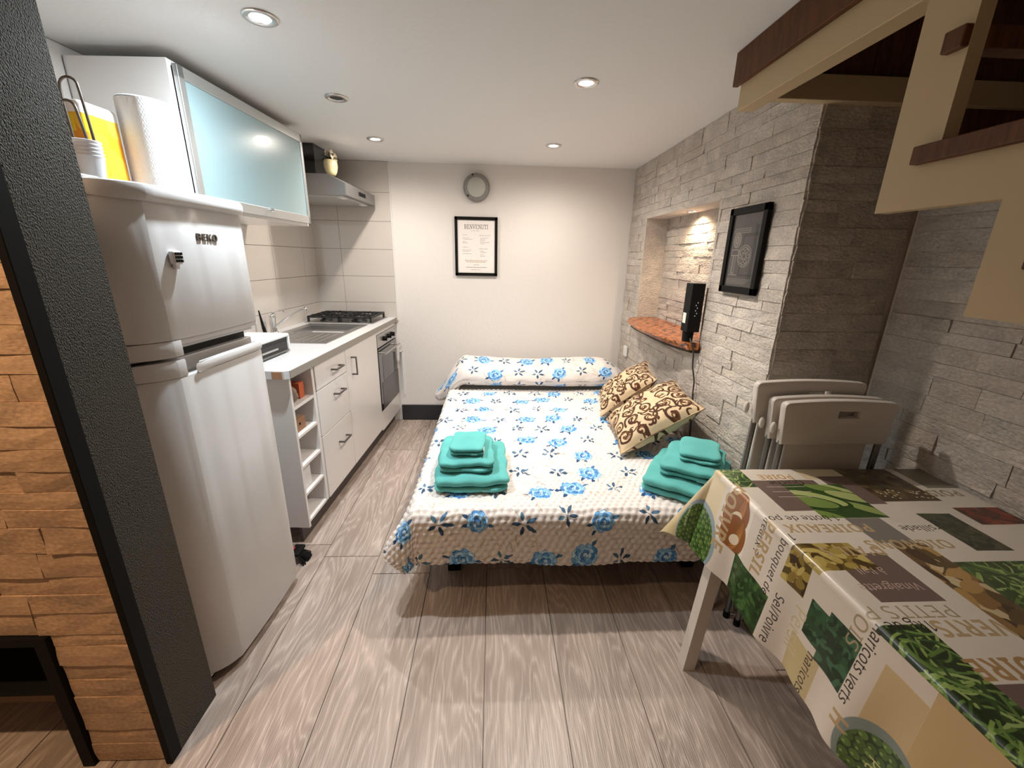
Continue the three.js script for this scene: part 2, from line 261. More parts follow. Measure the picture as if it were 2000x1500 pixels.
  txt('PETITS POIS', 0.19, -0.672, 0.045, '#a39274', 'sans-serif', 'normal', 0.29); txt('1kg de haricots verts', 0.105, -0.632, 0.036, '#1d1814', 'sans-serif', 'normal', 0.32);
  txt('VERTS', 0.255, -0.632, 0.055, tan, 'sans-serif', 'bold'); txt('POIRE', 0.25, -0.548, 0.06, '#a98558', 'sans-serif', 'bold');
  txt('Petits', -0.255, -0.548, 0.034, '#d8d49a'); txt('Petits pois', -0.17, -1.36, 0.02, '#dfe4c0'); txt('POIS', 0.72, -1.125, 0.05, '#8c8160', 'sans-serif', 'bold'); txt('H', -0.235, -0.63, 0.055, tan, 'sans-serif', 'bold');
  for (let i = 0; i < 30; i++) { c.fillStyle = '#cfc4a8'; c.beginPath(); c.arc(X(rr(0.44, 0.6)), Y(rr(-1.13, -1.08)), 4, 0, 7); c.fill(); }
});
texOil.wrapS = texOil.wrapT = THREE.ClampToEdgeWrapping;
const texPoster = paint(512, 700, (c, W, H) => {
  c.fillStyle = '#efe9e4'; c.fillRect(0, 0, W, H); c.fillStyle = '#33241c'; c.textAlign = 'center';
  c.font = 'normal 72px serif'; c.save(); c.translate(W / 2, 118); c.scale(0.78, 1.08); c.fillText('BENVENUTI', 0, 0); c.restore();
  const bar = (x, y, w, col = '#8b7f78', h = 5) => { c.fillStyle = col; let px = x; while (px < x + w) { const l = Math.min(rr(10, 34), x + w - px); c.fillRect(px, y, l, h); px += l + 7; } };
  bar(190, 140, 110, '#8b7f78', 4);
  for (const [x, y, w] of [[70, 195, 60], [70, 232, 90], [84, 250, 116, 1], [70, 282, 60], [70, 300, 70], [70, 352, 70], [70, 390, 120], [70, 408, 100], [70, 440, 120], [300, 198, 150], [312, 232, 110], [312, 250, 70], [312, 268, 60], [312, 286, 130], [312, 306, 60], [300, 372, 110], [312, 402, 50], [312, 420, 80], [312, 452, 60], [312, 470, 70]]) bar(x, y, w);
  bar(100, 528, 310, '#b59f86', 9); bar(120, 546, 270, '#b59f86', 9); bar(220, 588, 70); bar(110, 620, 290, '#5b5049', 6); bar(185, 652, 130);
});
const texBlueprint = paint(512, 768, (c, W, H) => {
  c.fillStyle = '#2b2a2a'; c.fillRect(0, 0, W, H); c.strokeStyle = '#8f8a84'; c.lineWidth = 4;
  c.fillStyle = '#77726c'; for (let k = 0; k < 3; k++) for (let x = 60; x < 330; x += 26) c.fillRect(x, 150 + k * 20, 18, 8);
  c.strokeStyle = '#050505'; c.lineWidth = 26; c.beginPath(); c.moveTo(470, 218); c.lineTo(240, 226); c.lineTo(240, 640); c.lineTo(470, 640); c.stroke();
  c.fillStyle = '#5a5450'; c.beginPath(); c.ellipse(130, 270, 62, 78, 0, 0, 7); c.fill(); c.strokeStyle = '#9a938a'; c.lineWidth = 4; c.stroke(); c.beginPath(); c.ellipse(130, 270, 24, 34, 0, 0, 7); c.stroke();
  c.beginPath(); c.arc(290, 440, 112, 0, 7); c.stroke(); c.beginPath(); c.arc(290, 440, 92, 0, 7); c.stroke(); c.beginPath(); c.arc(290, 440, 30, 0, 7); c.stroke();
  for (let i = 0; i < 6; i++) { const a = i * 1.047; c.beginPath(); c.arc(290 + 62 * Math.cos(a), 440 + 62 * Math.sin(a), 22, 0, 7); c.stroke(); }
  c.strokeRect(62, 372, 120, 60); c.strokeRect(96, 432, 46, 190); c.beginPath(); c.moveTo(60, 640); c.lineTo(200, 640); c.moveTo(110, 432); c.lineTo(110, 620); c.moveTo(200, 380); c.lineTo(250, 470); c.stroke();
  c.fillStyle = '#6c675f'; for (let k = 0; k < 4; k++) c.fillRect(40, 680 + k * 16, 420 - k * 30, 5);
});
const texNapkin = paint(256, 384, (c, W, H) => { c.fillStyle = '#f2a52e'; c.fillRect(0, 0, W, H); for (let i = 0; i < 40; i++) { c.fillStyle = ['#f7bf3e', '#ee9a26', '#f5b036'][i % 3]; c.beginPath(); c.ellipse(rnd() * W, rnd() * H, rr(18, 50), rr(30, 70), 0, 0, 7); c.fill(); } c.fillStyle = '#f4cf2c'; c.fillRect(0, 60, W * 0.62, 66); c.fillStyle = '#f3f3f4'; c.fillRect(0, 0, W, 52); });
const texTowelRoll = sized(data(128, 128, (x, y) => { const v = 128 + 100 * Math.sin(y * Math.PI / 16 + 1.4 * Math.sin(x * Math.PI / 32)) * (0.7 + 0.3 * Math.sin(x * Math.PI / 8)); return [v, v, v]; }), 0.035);

// ------------------------------------------------------------------ materials
const std = (o) => new THREE.MeshStandardMaterial(o), phy = (o) => new THREE.MeshPhysicalMaterial(o);
const rgb = (r, g, b) => new THREE.Color().setRGB(r, g, b);
const M = {
  wall: std({ color: rgb(0.78, 0.74, 0.70), roughness: 0.85, bumpMap: texPlaster, bumpScale: 0.0012 }),
  ceiling: std({ color: rgb(0.78, 0.775, 0.76), roughness: 0.9, bumpMap: texPlaster, bumpScale: 0.0008 }),
  tile: phy({ color: rgb(0.62, 0.57, 0.52), roughness: 0.22, clearcoat: 0.3 }),
  grout: std({ color: rgb(0.30, 0.26, 0.23), roughness: 0.9 }),
  stone: [0, 1, 2].map((k) => std({ color: rgb(...[[0.68, 0.61, 0.54], [0.72, 0.655, 0.585], [0.64, 0.57, 0.50]][k]), map: texStone, roughness: 0.86, bumpMap: texStoneBump, bumpScale: 0.005 })),
  tanStone: [0, 1, 2].map((k) => std({ color: rgb(...[[0.62, 0.40, 0.245], [0.66, 0.425, 0.26], [0.58, 0.375, 0.23]][k]), map: texStone, roughness: 0.8, bumpMap: texStoneBump, bumpScale: 0.0012 })),
  mortar: std({ color: rgb(0.64, 0.57, 0.50), roughness: 0.95 }),
  tanMortar: std({ color: rgb(0.40, 0.25, 0.15), roughness: 0.95 }),
  granite: std({ color: rgb(0.25, 0.225, 0.185), map: texGranite, roughness: 0.75, bumpMap: texGraniteBump, bumpScale: 0.005 }),
  black: phy({ color: rgb(0.007, 0.0065, 0.006), roughness: 0.6, specularIntensity: 0.25 }),
  blackGloss: phy({ color: rgb(0.01, 0.01, 0.011), roughness: 0.12, clearcoat: 0.6 }),
  skirting: std({ color: rgb(0.022, 0.024, 0.028), roughness: 0.42 }),
  planks: texPlanks.map((t) => phy({ map: t, roughness: 0.36, bumpMap: plankBump, bumpScale: 0.0012, clearcoat: 0.12, clearcoatRoughness: 0.25 })),
  lacquer: phy({ color: rgb(0.79, 0.755, 0.73), roughness: 0.26, clearcoat: 0.25, clearcoatRoughness: 0.15 }),
  fridge: phy({ color: rgb(0.62, 0.60, 0.59), roughness: 0.30, clearcoat: 0.3, clearcoatRoughness: 0.2 }),
  gasket: std({ color: rgb(0.03, 0.028, 0.026), roughness: 0.8 }),
  white: std({ color: rgb(0.78, 0.77, 0.76), roughness: 0.5 }),
  paper: std({ color: rgb(0.82, 0.83, 0.85), roughness: 0.9, bumpMap: texTowelRoll, bumpScale: 0.0007 }),
  plastic: phy({ color: rgb(0.80, 0.80, 0.82), roughness: 0.35, transmission: 0.35, thickness: 0 }),
  worktop: std({ color: rgb(0.66, 0.66, 0.66), roughness: 0.32 }),
  worktopEdge: std({ color: rgb(0.27, 0.245, 0.21), roughness: 0.4 }),
  chipboard: std({ color: rgb(0.42, 0.23, 0.12), roughness: 0.9 }),
  steel: std({ color: rgb(0.52, 0.51, 0.50), metalness: 1, roughness: 0.34, bumpMap: steelN, bumpScale: 0.0002 }),
  hood: std({ color: rgb(0.30, 0.295, 0.29), metalness: 0.9, roughness: 0.36, bumpMap: steelN, bumpScale: 0.0002 }),
  steelDark: std({ color: rgb(0.20, 0.195, 0.19), metalness: 0.9, roughness: 0.38 }),
  chrome: std({ color: rgb(0.78, 0.78, 0.78), metalness: 1, roughness: 0.09 }),
  handle: std({ color: rgb(0.16, 0.145, 0.13), metalness: 0.9, roughness: 0.35 }),
  alu: std({ color: rgb(0.60, 0.61, 0.60), metalness: 0.85, roughness: 0.38 }),
  frosted: phy({ color: rgb(0.30, 0.42, 0.44), roughness: 0.28, clearcoat: 0.7, clearcoatRoughness: 0.06 }),
  ovenGlass: phy({ color: rgb(0.012, 0.011, 0.011), roughness: 0.06, clearcoat: 1 }),
  iron: std({ color: rgb(0.012, 0.012, 0.012), roughness: 0.55 }),
  dark: std({ color: rgb(0.035, 0.032, 0.03), roughness: 0.7 }),
  cabinetInside: std({ color: rgb(0.79, 0.755, 0.73), roughness: 0.6 }),
  plinth: std({ color: rgb(0.055, 0.045, 0.04), roughness: 0.4 }),
  roses: std({ map: texRoses, roughness: 0.92 }),
  scroll: std({ map: texScroll, roughness: 0.9, bumpMap: texWeave, bumpScale: 0.0006 }),
  towel: phy({ color: rgb(0.12, 0.47, 0.45), roughness: 1, bumpMap: texFuzz, bumpScale: 0.003, sheen: 0.4, sheenColor: rgb(0.4, 0.75, 0.72), sheenRoughness: 0.6 }),
  towelBand: std({ color: rgb(0.16, 0.46, 0.45), roughness: 0.7 }),
  tag: std({ color: rgb(0.75, 0.72, 0.64), roughness: 0.7 }),
  oil: phy({ map: texOil, roughness: 0.33, clearcoat: 0.25, clearcoatRoughness: 0.2 }),
  cream: std({ color: rgb(0.51, 0.385, 0.22), roughness: 0.5, bumpMap: texPlaster, bumpScale: 0.0006 }),
  mahogany: phy({ map: darkWood, roughness: 0.5, specularIntensity: 0.6 }),
  liveWood: phy({ map: liveWood, roughness: 0.3, clearcoat: 0.4 }),
  bark: std({ color: rgb(0.035, 0.022, 0.014), roughness: 0.8 }),
  chair: std({ color: rgb(0.66, 0.60, 0.54), roughness: 0.45 }),
  poster: std({ map: texPoster, roughness: 0.6 }),
  blueprint: phy({ map: texBlueprint, roughness: 0.3, clearcoat: 0.4 }),
  lampGrey: std({ color: rgb(0.28, 0.27, 0.25), roughness: 0.5, metalness: 0.3 }),
  lampGlass: phy({ color: rgb(0.50, 0.50, 0.45), roughness: 0.5, clearcoat: 0.2 }),
  ring: std({ color: rgb(0.62, 0.60, 0.58), metalness: 0.9, roughness: 0.25 }),
  pot: std({ color: rgb(0.62, 0.53, 0.30), roughness: 0.4 }),
  leafDark: std({ color: rgb(0.015, 0.02, 0.012), roughness: 0.6 }),
  petal: std({ color: rgb(0.66, 0.58, 0.42), roughness: 0.7 }),
  napkin: std({ map: texNapkin, roughness: 0.3 }),
  red: std({ color: rgb(0.45, 0.03, 0.03), roughness: 0.4 }),
  orange: std({ color: rgb(0.62, 0.13, 0.05), roughness: 0.6 }),
  brownBox: std({ color: rgb(0.34, 0.18, 0.10), roughness: 0.8 }),
  sack: std({ color: rgb(0.30, 0.24, 0.18), roughness: 0.8 }),
  bedBase: std({ color: rgb(0.58, 0.52, 0.46), roughness: 0.9 }),
};
const lampMat = (c, k) => new THREE.MeshStandardMaterial({ color: 0x222222, emissive: rgb(...c), emissiveIntensity: k, roughness: 0.4 });
// ------------------------------------------------------------------ the setting
// floor: wood-look planks with open joints over a dark bed
{
  const floor = structure('floor', crisp(-2.5, 1.75, -0.08, -0.006, -3.75, 1.7), M.grout, 'wood-look plank floor in grey brown with thin dark joints');
  const pw = 0.2715, x0 = -0.5665 - 7 * pw, L = 1.2;
  const firstEnd = { 6: -1.758, 7: -1.635, 5: -1.85, 8: -1.82, 9: -1.66, 10: -1.9, 11: -1.72, 12: -1.86 };
  for (let i = 0; i < 16; i++) {
    const a = x0 + i * pw, b = a + pw, e0 = firstEnd[i] ?? -1.5 - (i * 0.37) % 1;
    if (a > 1.6) continue;
    for (let k = -4; k < 6; k++) {
      const z0 = Math.max(e0 + k * L, -3.7), z1 = Math.min(e0 + (k + 1) * L, 1.65);
      if (z1 - z0 < 0.02) continue;
      const g = new THREE.BoxGeometry(pw - 0.0035, 0.012, z1 - z0 - 0.0035);
      g.translate((a + b) / 2, -0.006, (z0 + z1) / 2);
      const p = g.attributes.position, uv = g.attributes.uv, ou = rnd() > 0.5 ? 1 : -1 , fl = rnd() > 0.5 ? 1 : -1;
      for (let q = 0; q < p.count; q++) uv.setXY(q, ou * (p.getX(q) - a) / pw, fl > 0 ? (p.getZ(q) - e0 - k * L) / L : 1 - (p.getZ(q) - e0 - k * L) / L);
      part(floor, numbered('plank'), g, M.planks[(i * 2 + k + 20 + (rnd() > 0.6 ? 1 : 0)) % 3]);
    }
  }
}
// split-stone cladding: every slip a piece of its own. at(u, v, d) gives the point d in front of the wall
function cladding(parent, u0, u1, v0, v1, holes, at, mats, deep = 0.016, flip = false, cuts = []) {
  let v = v0; const list = [];
  const hs = [0.043, 0.05, 0.056, 0.063, 0.073];
  const vCuts = holes.flatMap((h) => [h[2], h[3]]).filter((q) => q > v0 && q < v1);
  while (v < v1 - 1e-4) {
    let top = v + hs[Math.floor(rnd() * 5)];
    for (const q of vCuts) if (q > v + 1e-4 && top > q - 0.025) { if (v < q - 1e-4) top = Math.min(top, q); if (top < q && q - top < 0.025) top = q; }
    if (v1 - top < 0.03) top = v1;
    top = Math.min(top, v1);
    const blocks = holes.filter((h) => h[2] < top - 1e-4 && h[3] > v + 1e-4).sort((a, b) => a[0] - b[0]);
    let spans = [[u0, u1]];
    for (const h of blocks) spans = spans.flatMap(([a, b]) => [[a, Math.min(b, h[0])], [Math.max(a, h[1]), b]].filter(([p, q]) => q - p > 0.004));
    for (const [a, b] of spans) {
      let u = a;
      while (u < b - 1e-4) { let e = u + rr(0.12, 0.31); if (b - e < 0.07) e = b; list.push([u, Math.min(e, b), v, top]); u = e; }
    }
    v = top;
  }
  for (const [a, b, c, d] of list) {
    const nx = clamp(Math.round((b - a) / 0.065), 2, 5), ny = 2, gap = 0.0007, base = rr(0.35, 1) * deep, tx = rr(-1, 1) * 0.0022, ty = rr(-0.9, 0.4) * 0.003, P = [], T = [];
    const ou = rnd() * 3, ov = rnd() * 3, pt = (i, j) => {
      const s = i / nx, t = j / ny, edge = i === 0 || i === nx || j === 0 || j === ny;
      const u = lerp(a + gap, b - gap, s) + (edge ? 0 : rr(-0.008, 0.008)), w = lerp(c + gap, d - gap, t) + (edge ? 0 : rr(-0.006, 0.006));
      return [u, w, Math.max(0.002, base + tx * (s - 0.5) * 2 + ty * (t - 0.5) * 2 + rr(-0.0014, 0.0014) - (edge ? rr(0, 0.003) : 0))];
    };
    const G = []; for (let j = 0; j <= ny; j++) { G.push([]); for (let i = 0; i <= nx; i++) G[j].push(pt(i, j)); }
    const tri = (p, q, r) => { for (const k of flip ? [p, r, q] : [p, q, r]) { P.push(...at(k[0], k[1], k[2])); T.push(k[0] + ou, k[1] + ov); } };
    for (let j = 0; j < ny; j++) for (let i = 0; i < nx; i++) { tri(G[j][i], G[j][i + 1], G[j + 1][i + 1]); tri(G[j][i], G[j + 1][i + 1], G[j + 1][i]); }
    const rim = [...G[0], ...G.slice(1).map((r) => r[nx]), ...G[ny].slice(0, -1).reverse(), ...G.slice(1, -1).map((r) => r[0]).reverse()];
    rim.forEach((p, k) => { const q = rim[(k + 1) % rim.length], p0 = [p[0], p[1], -0.002], q0 = [q[0], q[1], -0.002]; tri(p0, q0, q); tri(p0, q, p); });
    const g = new THREE.BufferGeometry();
    g.setAttribute('position', new THREE.Float32BufferAttribute(P, 3)); g.setAttribute('uv', new THREE.Float32BufferAttribute(T, 2)); g.computeVertexNormals();
    part(parent, numbered('stone'), g, mats[Math.floor(rnd() * mats.length)]);
  }
}
// back wall and its tiled strip, skirting
const TY = [0.9, 1.0693, 1.284, 1.4987, 1.7134, 1.9281, 2.149];
{
  const w = structure('wall_back', crisp(-1.9, 1.75, -0.05, 2.3, -3.75, -3.6), M.wall, 'plain off white painted back wall behind the bed');
  part(w, 'grout_bed', crisp(-1.50, -0.822, 0.9, 2.149, -3.6, -3.594), M.grout);
  for (let k = 0; k < TY.length - 1; k++) for (const [a, b] of [[-1.50, -1.245], [-1.245, -0.824]]) part(w, numbered('tile'), bx(a + 0.0012, b - 0.0012, TY[k] + 0.0012, TY[k + 1] - 0.0012, -3.6, -3.591, 0.0015), M.tile);
  structure('trim_1', bx(-0.825, -0.815, 0.92, 2.149, -3.6, -3.588, 0.003), M.white, 'thin white edging strip beside the kitchen tiles');
  structure('baseboard_back', bx(-0.83, 1.13, 0, 0.147, -3.6, -3.585, 0.004), M.skirting, 'glossy charcoal skirting along the back wall');
  structure('trim_2', [bx(-0.806, -0.794, 0.24, 0.65, -3.6, -3.588, 0.003), bx(-0.822, -0.794, 0.638, 0.65, -3.6, -3.588, 0.003)], M.white, 'slim white cable duct low on the wall beside the oven');
}
// kitchen wall with long tiles
{
  const w = structure('wall_left', crisp(-0.80, -0.634, -0.05, 2.3, -0.1, 2.46), M.wall, 'kitchen wall clad in large pale beige tiles', 'K');
  part(w, 'grout_bed', crisp(-0.634, -0.632, 0.9, 2.149, -0.02, 2.45), M.grout);
  for (let k = 0; k < TY.length - 1; k++) for (let z = 0.239 - 0.418, i = 0; z < 2.0; z += 0.418, i++) part(w, numbered('tile'), bx(-0.634, -0.626, TY[k] + 0.0012, TY[k + 1] - 0.0012, Math.max(z, 0.03) + 0.0012, z + 0.418 - 0.0012, 0.0015), M.tile);
}
// right wall: stone cladding with a lit niche
const NZ0 = -3.22, NZ1 = -2.19, NY0 = 1.0, NY1 = 1.75, NX = 1.305, RC = -1.578;
{
  const x = 1.142, w = structure('wall_right', [crisp(x, 1.75, -0.05, NY0, -3.6, RC - 0.012), crisp(x, 1.75, NY1 + 0.01, 2.3, -3.6, RC - 0.012), crisp(x, 1.75, NY0, NY1 + 0.01, -3.6, NZ0 - 0.01), crisp(x, 1.75, NY0, NY1 + 0.01, NZ1 + 0.01, RC - 0.012), crisp(NX + 0.01, 1.75, NY0, NY1 + 0.01, NZ0 - 0.01, NZ1 + 0.01)], M.mortar, 'pale split-stone wall beside the bed with a square lit niche');
  cladding(w, -3.598, RC, 0.45, 2.149, [[NZ0, NZ1, NY0, NY1]], (u, v, d) => [x - d, v, u], M.stone, 0.0095);
  cladding(w, NZ0, NZ1, NY0, NY1, [], (u, v, d) => [NX + 0.008 - d, v, u], M.stone, 0.019);
  part(w, 'niche_reveal', [crisp(x - 0.008, NX + 0.01, NY0, NY1, NZ0 - 0.02, NZ0), crisp(x - 0.008, NX + 0.01, NY0, NY1, NZ1, NZ1 + 0.02), crisp(x - 0.008, NX + 0.01, NY1, NY1 + 0.02, NZ0, NZ1)], M.stone[1]);
}
{
  const w = structure('wall_alcove', crisp(1.142, 1.75, -0.05, 2.02, RC - 0.02, RC - 0.011), M.mortar, 'shadowed stone wall closing the recess under the stairs');
  cladding(w, 1.128, 1.56, 0.4, 1.99, [], (u, v, d) => [u, v, RC - 0.012 + d], M.stone, 0.009);
}
{
  const w = structure('wall_stairs', crisp(1.572, 2.4, -0.05, 1.72, RC, 1.7), M.mortar, 'dim stone wall beside the table under the stairs');
  cladding(w, RC + 0.012, -0.55, 0.42, 1.715, [], (u, v, d) => [1.572 - d, v, u], M.stone, 0.009);
}
// partition by the fridge: tan stone facing the room, dark speckled end, black corner post
{
  const w = structure('wall_partition', [crisp(-1.158, -0.952, 0, 2.149, -1.078, -0.893), crisp(-2.5, -1.158, 0.482, 2.149, -1.078, -0.893), crisp(-2.5, -1.158, 0, 0.482, -1.078, -1.072)], M.tanMortar, 'tan split-stone partition beside the fridge');
  cladding(w, -2.2, -0.957, 0.005, 2.1, [[-2.3, -1.158, -0.1, 0.482]], (u, v, d) => [u, v, -0.894 + d], M.tanStone, 0.011);
  part(w, 'end_slab', crisp(-0.952, -0.94, 0, 2.149, -1.078, -0.912), M.granite, { label: 'dark grey pitted end face of the partition' });
  structure('trim_3', bx(-0.957, -0.9385, 0, 2.15, -0.915, -0.876, 0.002), M.black, 'black corner post between tan stone and dark pitted slab');
}
// ceiling, outer walls and the stairwell above
structure('ceiling', [crisp(-2.5, 0.905, CEIL, 2.3, -3.75, 1.7), crisp(0.905, 1.75, CEIL, 2.3, -3.75, RC)], M.ceiling, 'smooth white ceiling with round recessed spots');
structure('wall_front', crisp(-2.5, 2.4, -0.05, 3.3, 1.6, 1.7), M.wall, 'plain wall behind the viewpoint');
structure('wall_side', crisp(-2.5, -2.35, -0.05, 2.3, -0.9, 1.7), M.wall, 'plain side wall beside the tan partition');
structure('wall_stairwell', crisp(0.89, 0.915, CEIL + 0.1, 3.3, RC, 1.6), M.wall, 'dim upper wall above the stair beam');
structure('wall_landing', crisp(0.89, 2.4, 2.5, 3.3, RC - 0.03, RC), M.wall, 'dim upper wall above the stair header');
structure('wall_upper', crisp(2.3, 2.4, 1.72, 3.3, RC - 0.03, 1.6), M.wall, 'dim far side wall of the stairwell');
structure('ceiling_stairwell', crisp(0.89, 2.4, 3.3, 3.36, RC - 0.1, 1.7), M.wall, 'dim ceiling high above the stairs');

// ------------------------------------------------------------------ lamps
for (const [x, z, cd, col, on, beam, aim = [x, z]] of SPOTS) {
  const t = thing('ceiling_spot', on ? (col[2] > 0.9 ? 'round recessed ceiling spot giving cool white light above the fridge' : z > -1 ? 'round recessed ceiling spot above the tan stone partition' : x < 0 ? 'lit round recessed ceiling spot beside the range hood' : z > -2.5 ? 'lit round ceiling spot above the foot of the bed' : 'lit round ceiling spot above the bed pillow end') : 'unlit round chrome ceiling spot between two lit ones', 'ceiling light', [x, CEIL, z], { group: 'recessed ceiling spots' });
  part(t, 'trim_ring', lathe([[0.030, 0], [0.033, -0.006], [0.046, -0.008], [0.052, -0.004], [0.052, 0.0]], [x, CEIL, z]), M.ring);
  part(t, 'lens', lathe([[0.0001, -0.004], [0.024, -0.004], [0.032, -0.002], [0.032, 0.0]], [x, CEIL, z]), on ? lampMat(col, 14) : M.dark);
  if (on) {
    const s = new THREE.SpotLight(rgb(...col), cd, 0, beam * DEG, 1, 2);
    s.position.set(x, CEIL - 0.012, z); s.target.position.set(aim[0], 0, aim[1]); s.castShadow = true; s.shadow.radius = 1.3; s.name = 'spot_beam';
    scene.add(s, s.target);
  }
}
{
  const x = 1.225, z = -2.70, y = NY1, t = thing('niche_spot', 'small warm spot lamp set in the top of the stone niche', 'ceiling light', [x, y, z]);
  part(t, 'trim_ring', lathe([[0.018, 0], [0.02, -0.006], [0.027, -0.007], [0.03, 0]], [x, y, z]), M.ring);
  part(t, 'lens', lathe([[0.0001, -0.004], [0.012, -0.004], [0.019, 0]], [x, y, z]), lampMat([1, 0.8, 0.56], 16));
  const s = new THREE.SpotLight(rgb(1, 0.76, 0.52), 1.1, 0, 80 * DEG, 0.6, 2);
  s.position.set(x, y - 0.014, z); s.target.position.set(x, 0, z); s.castShadow = true; s.shadow.radius = 0.9; s.name = 'niche_beam'; scene.add(s, s.target);
}
// ------------------------------------------------------------------ kitchen row (frame K)
const font = await new FontLoader().loadAsync('fonts/droid/droid_sans_bold.typeface.json');
const K = { frame: 'K' };
{
  const t = thing('fridge', 'tall white top-freezer fridge with bowed doors beside the dark partition', 'fridge', [-0.28, 0, 2.24], K);
  const outline = (o, back, near = 2.488) => { const p = [[back, 1.988], [0.012 - o, 1.988], [0.024 - o, 1.990], [0.031 - o, 1.998]]; for (let i = 0; i <= 14; i++) { const z = 2.02 + i * 0.0275, s = (z - 2.215) / 0.2; p.push([0.043 - o - 0.006 * s * s, z]); } p.push([0.031 - o, 2.418], [0.024 - o, 2.432], [0.012 - o, 2.449], [-0.002 - o, 2.463], [-0.018 - o, 2.475], [-0.032, near]); p.push([back, near]); return p; };
  const soft = (pts, y0, y1, b = 0.006) => toCreasedNormals(plan(pts, y0, y1, [], b), 0.5);
  part(t, 'body', [bx(-0.60, -0.075, 0.04, 1.60, 1.988, 2.488, 0.008)], M.fridge);
  part(t, 'gasket', [bx(-0.075, -0.029, 0.045, 1.598, 1.991, 2.485, 0.002)], M.gasket);
  part(t, 'plinth', [bx(-0.55, -0.04, 0.0, 0.045, 2.0, 2.475, 0.003)], M.gasket);
  const fz = part(t, 'freezer_door', soft(outline(0, -0.03), 1.205, 1.578), M.fridge);
  part(fz, 'top_cap', soft(outline(-0.016, -0.06), 1.574, 1.618, 0.014), M.fridge);
  part(fz, 'grip', [soft(outline(0, -0.03).filter(([, z]) => z > 2.37).concat([[-0.03, 2.372]]).map(([x, z]) => [x, z]), 1.158, 1.205, 0.003), bx(-0.03, 0.006, 1.172, 1.205, 1.99, 2.376, 0.004), bx(0.004, 0.03, 1.188, 1.206, 1.992, 2.376, 0.004)], M.fridge);
  const fd = part(t, 'fridge_door', soft(outline(0, -0.03), 0.035, 1.098), M.fridge);
  part(fd, 'grip', [soft(outline(0, -0.03).filter(([, z]) => z > 2.37).concat([[-0.03, 2.372]]), 1.097, 1.148, 0.003), bx(-0.03, -0.005, 1.097, 1.143, 1.99, 2.376, 0.004), soft(outline(-0.005, 0.01).filter(([, z]) => z < 2.376), 1.096, 1.128, 0.011)], M.fridge);
  const tg = new TextGeometry('BEKO', { font, size: 0.021, depth: 0.004, curveSegments: 4 }); tg.scale(1.25, 1, 1); tg.rotateY(Math.PI / 2); tg.translate(0.0415, 1.483, 2.246);
  part(fz, 'badge_letters', tg, M.handle, { label: 'raised chrome maker badge' });
  part(t, 'hinge_cover', bx(-0.12, -0.03, 1.6, 1.625, 2.43, 2.485, 0.006), M.fridge);
}
{
  const t = thing('fridge_magnet', 'small white keypad-like magnet with black grid on the freezer door', 'magnet', [0.043, 1.42, 2.35], K);
  part(t, 'holder', [bx(0.04, 0.058, 1.415, 1.452, 2.33, 2.362, 0.006), bx(0.041, 0.052, 1.402, 1.42, 2.337, 2.356, 0.005)], M.white);
  for (let j = 0; j < 3; j++) for (let i = 0; i < 3; i++) part(t, 'key', bx(0.0575, 0.0605, 1.421 + j * 0.0098, 1.4285 + j * 0.0098, 2.3325 + i * 0.0092, 2.3395 + i * 0.0092, 0.001), M.black);
}
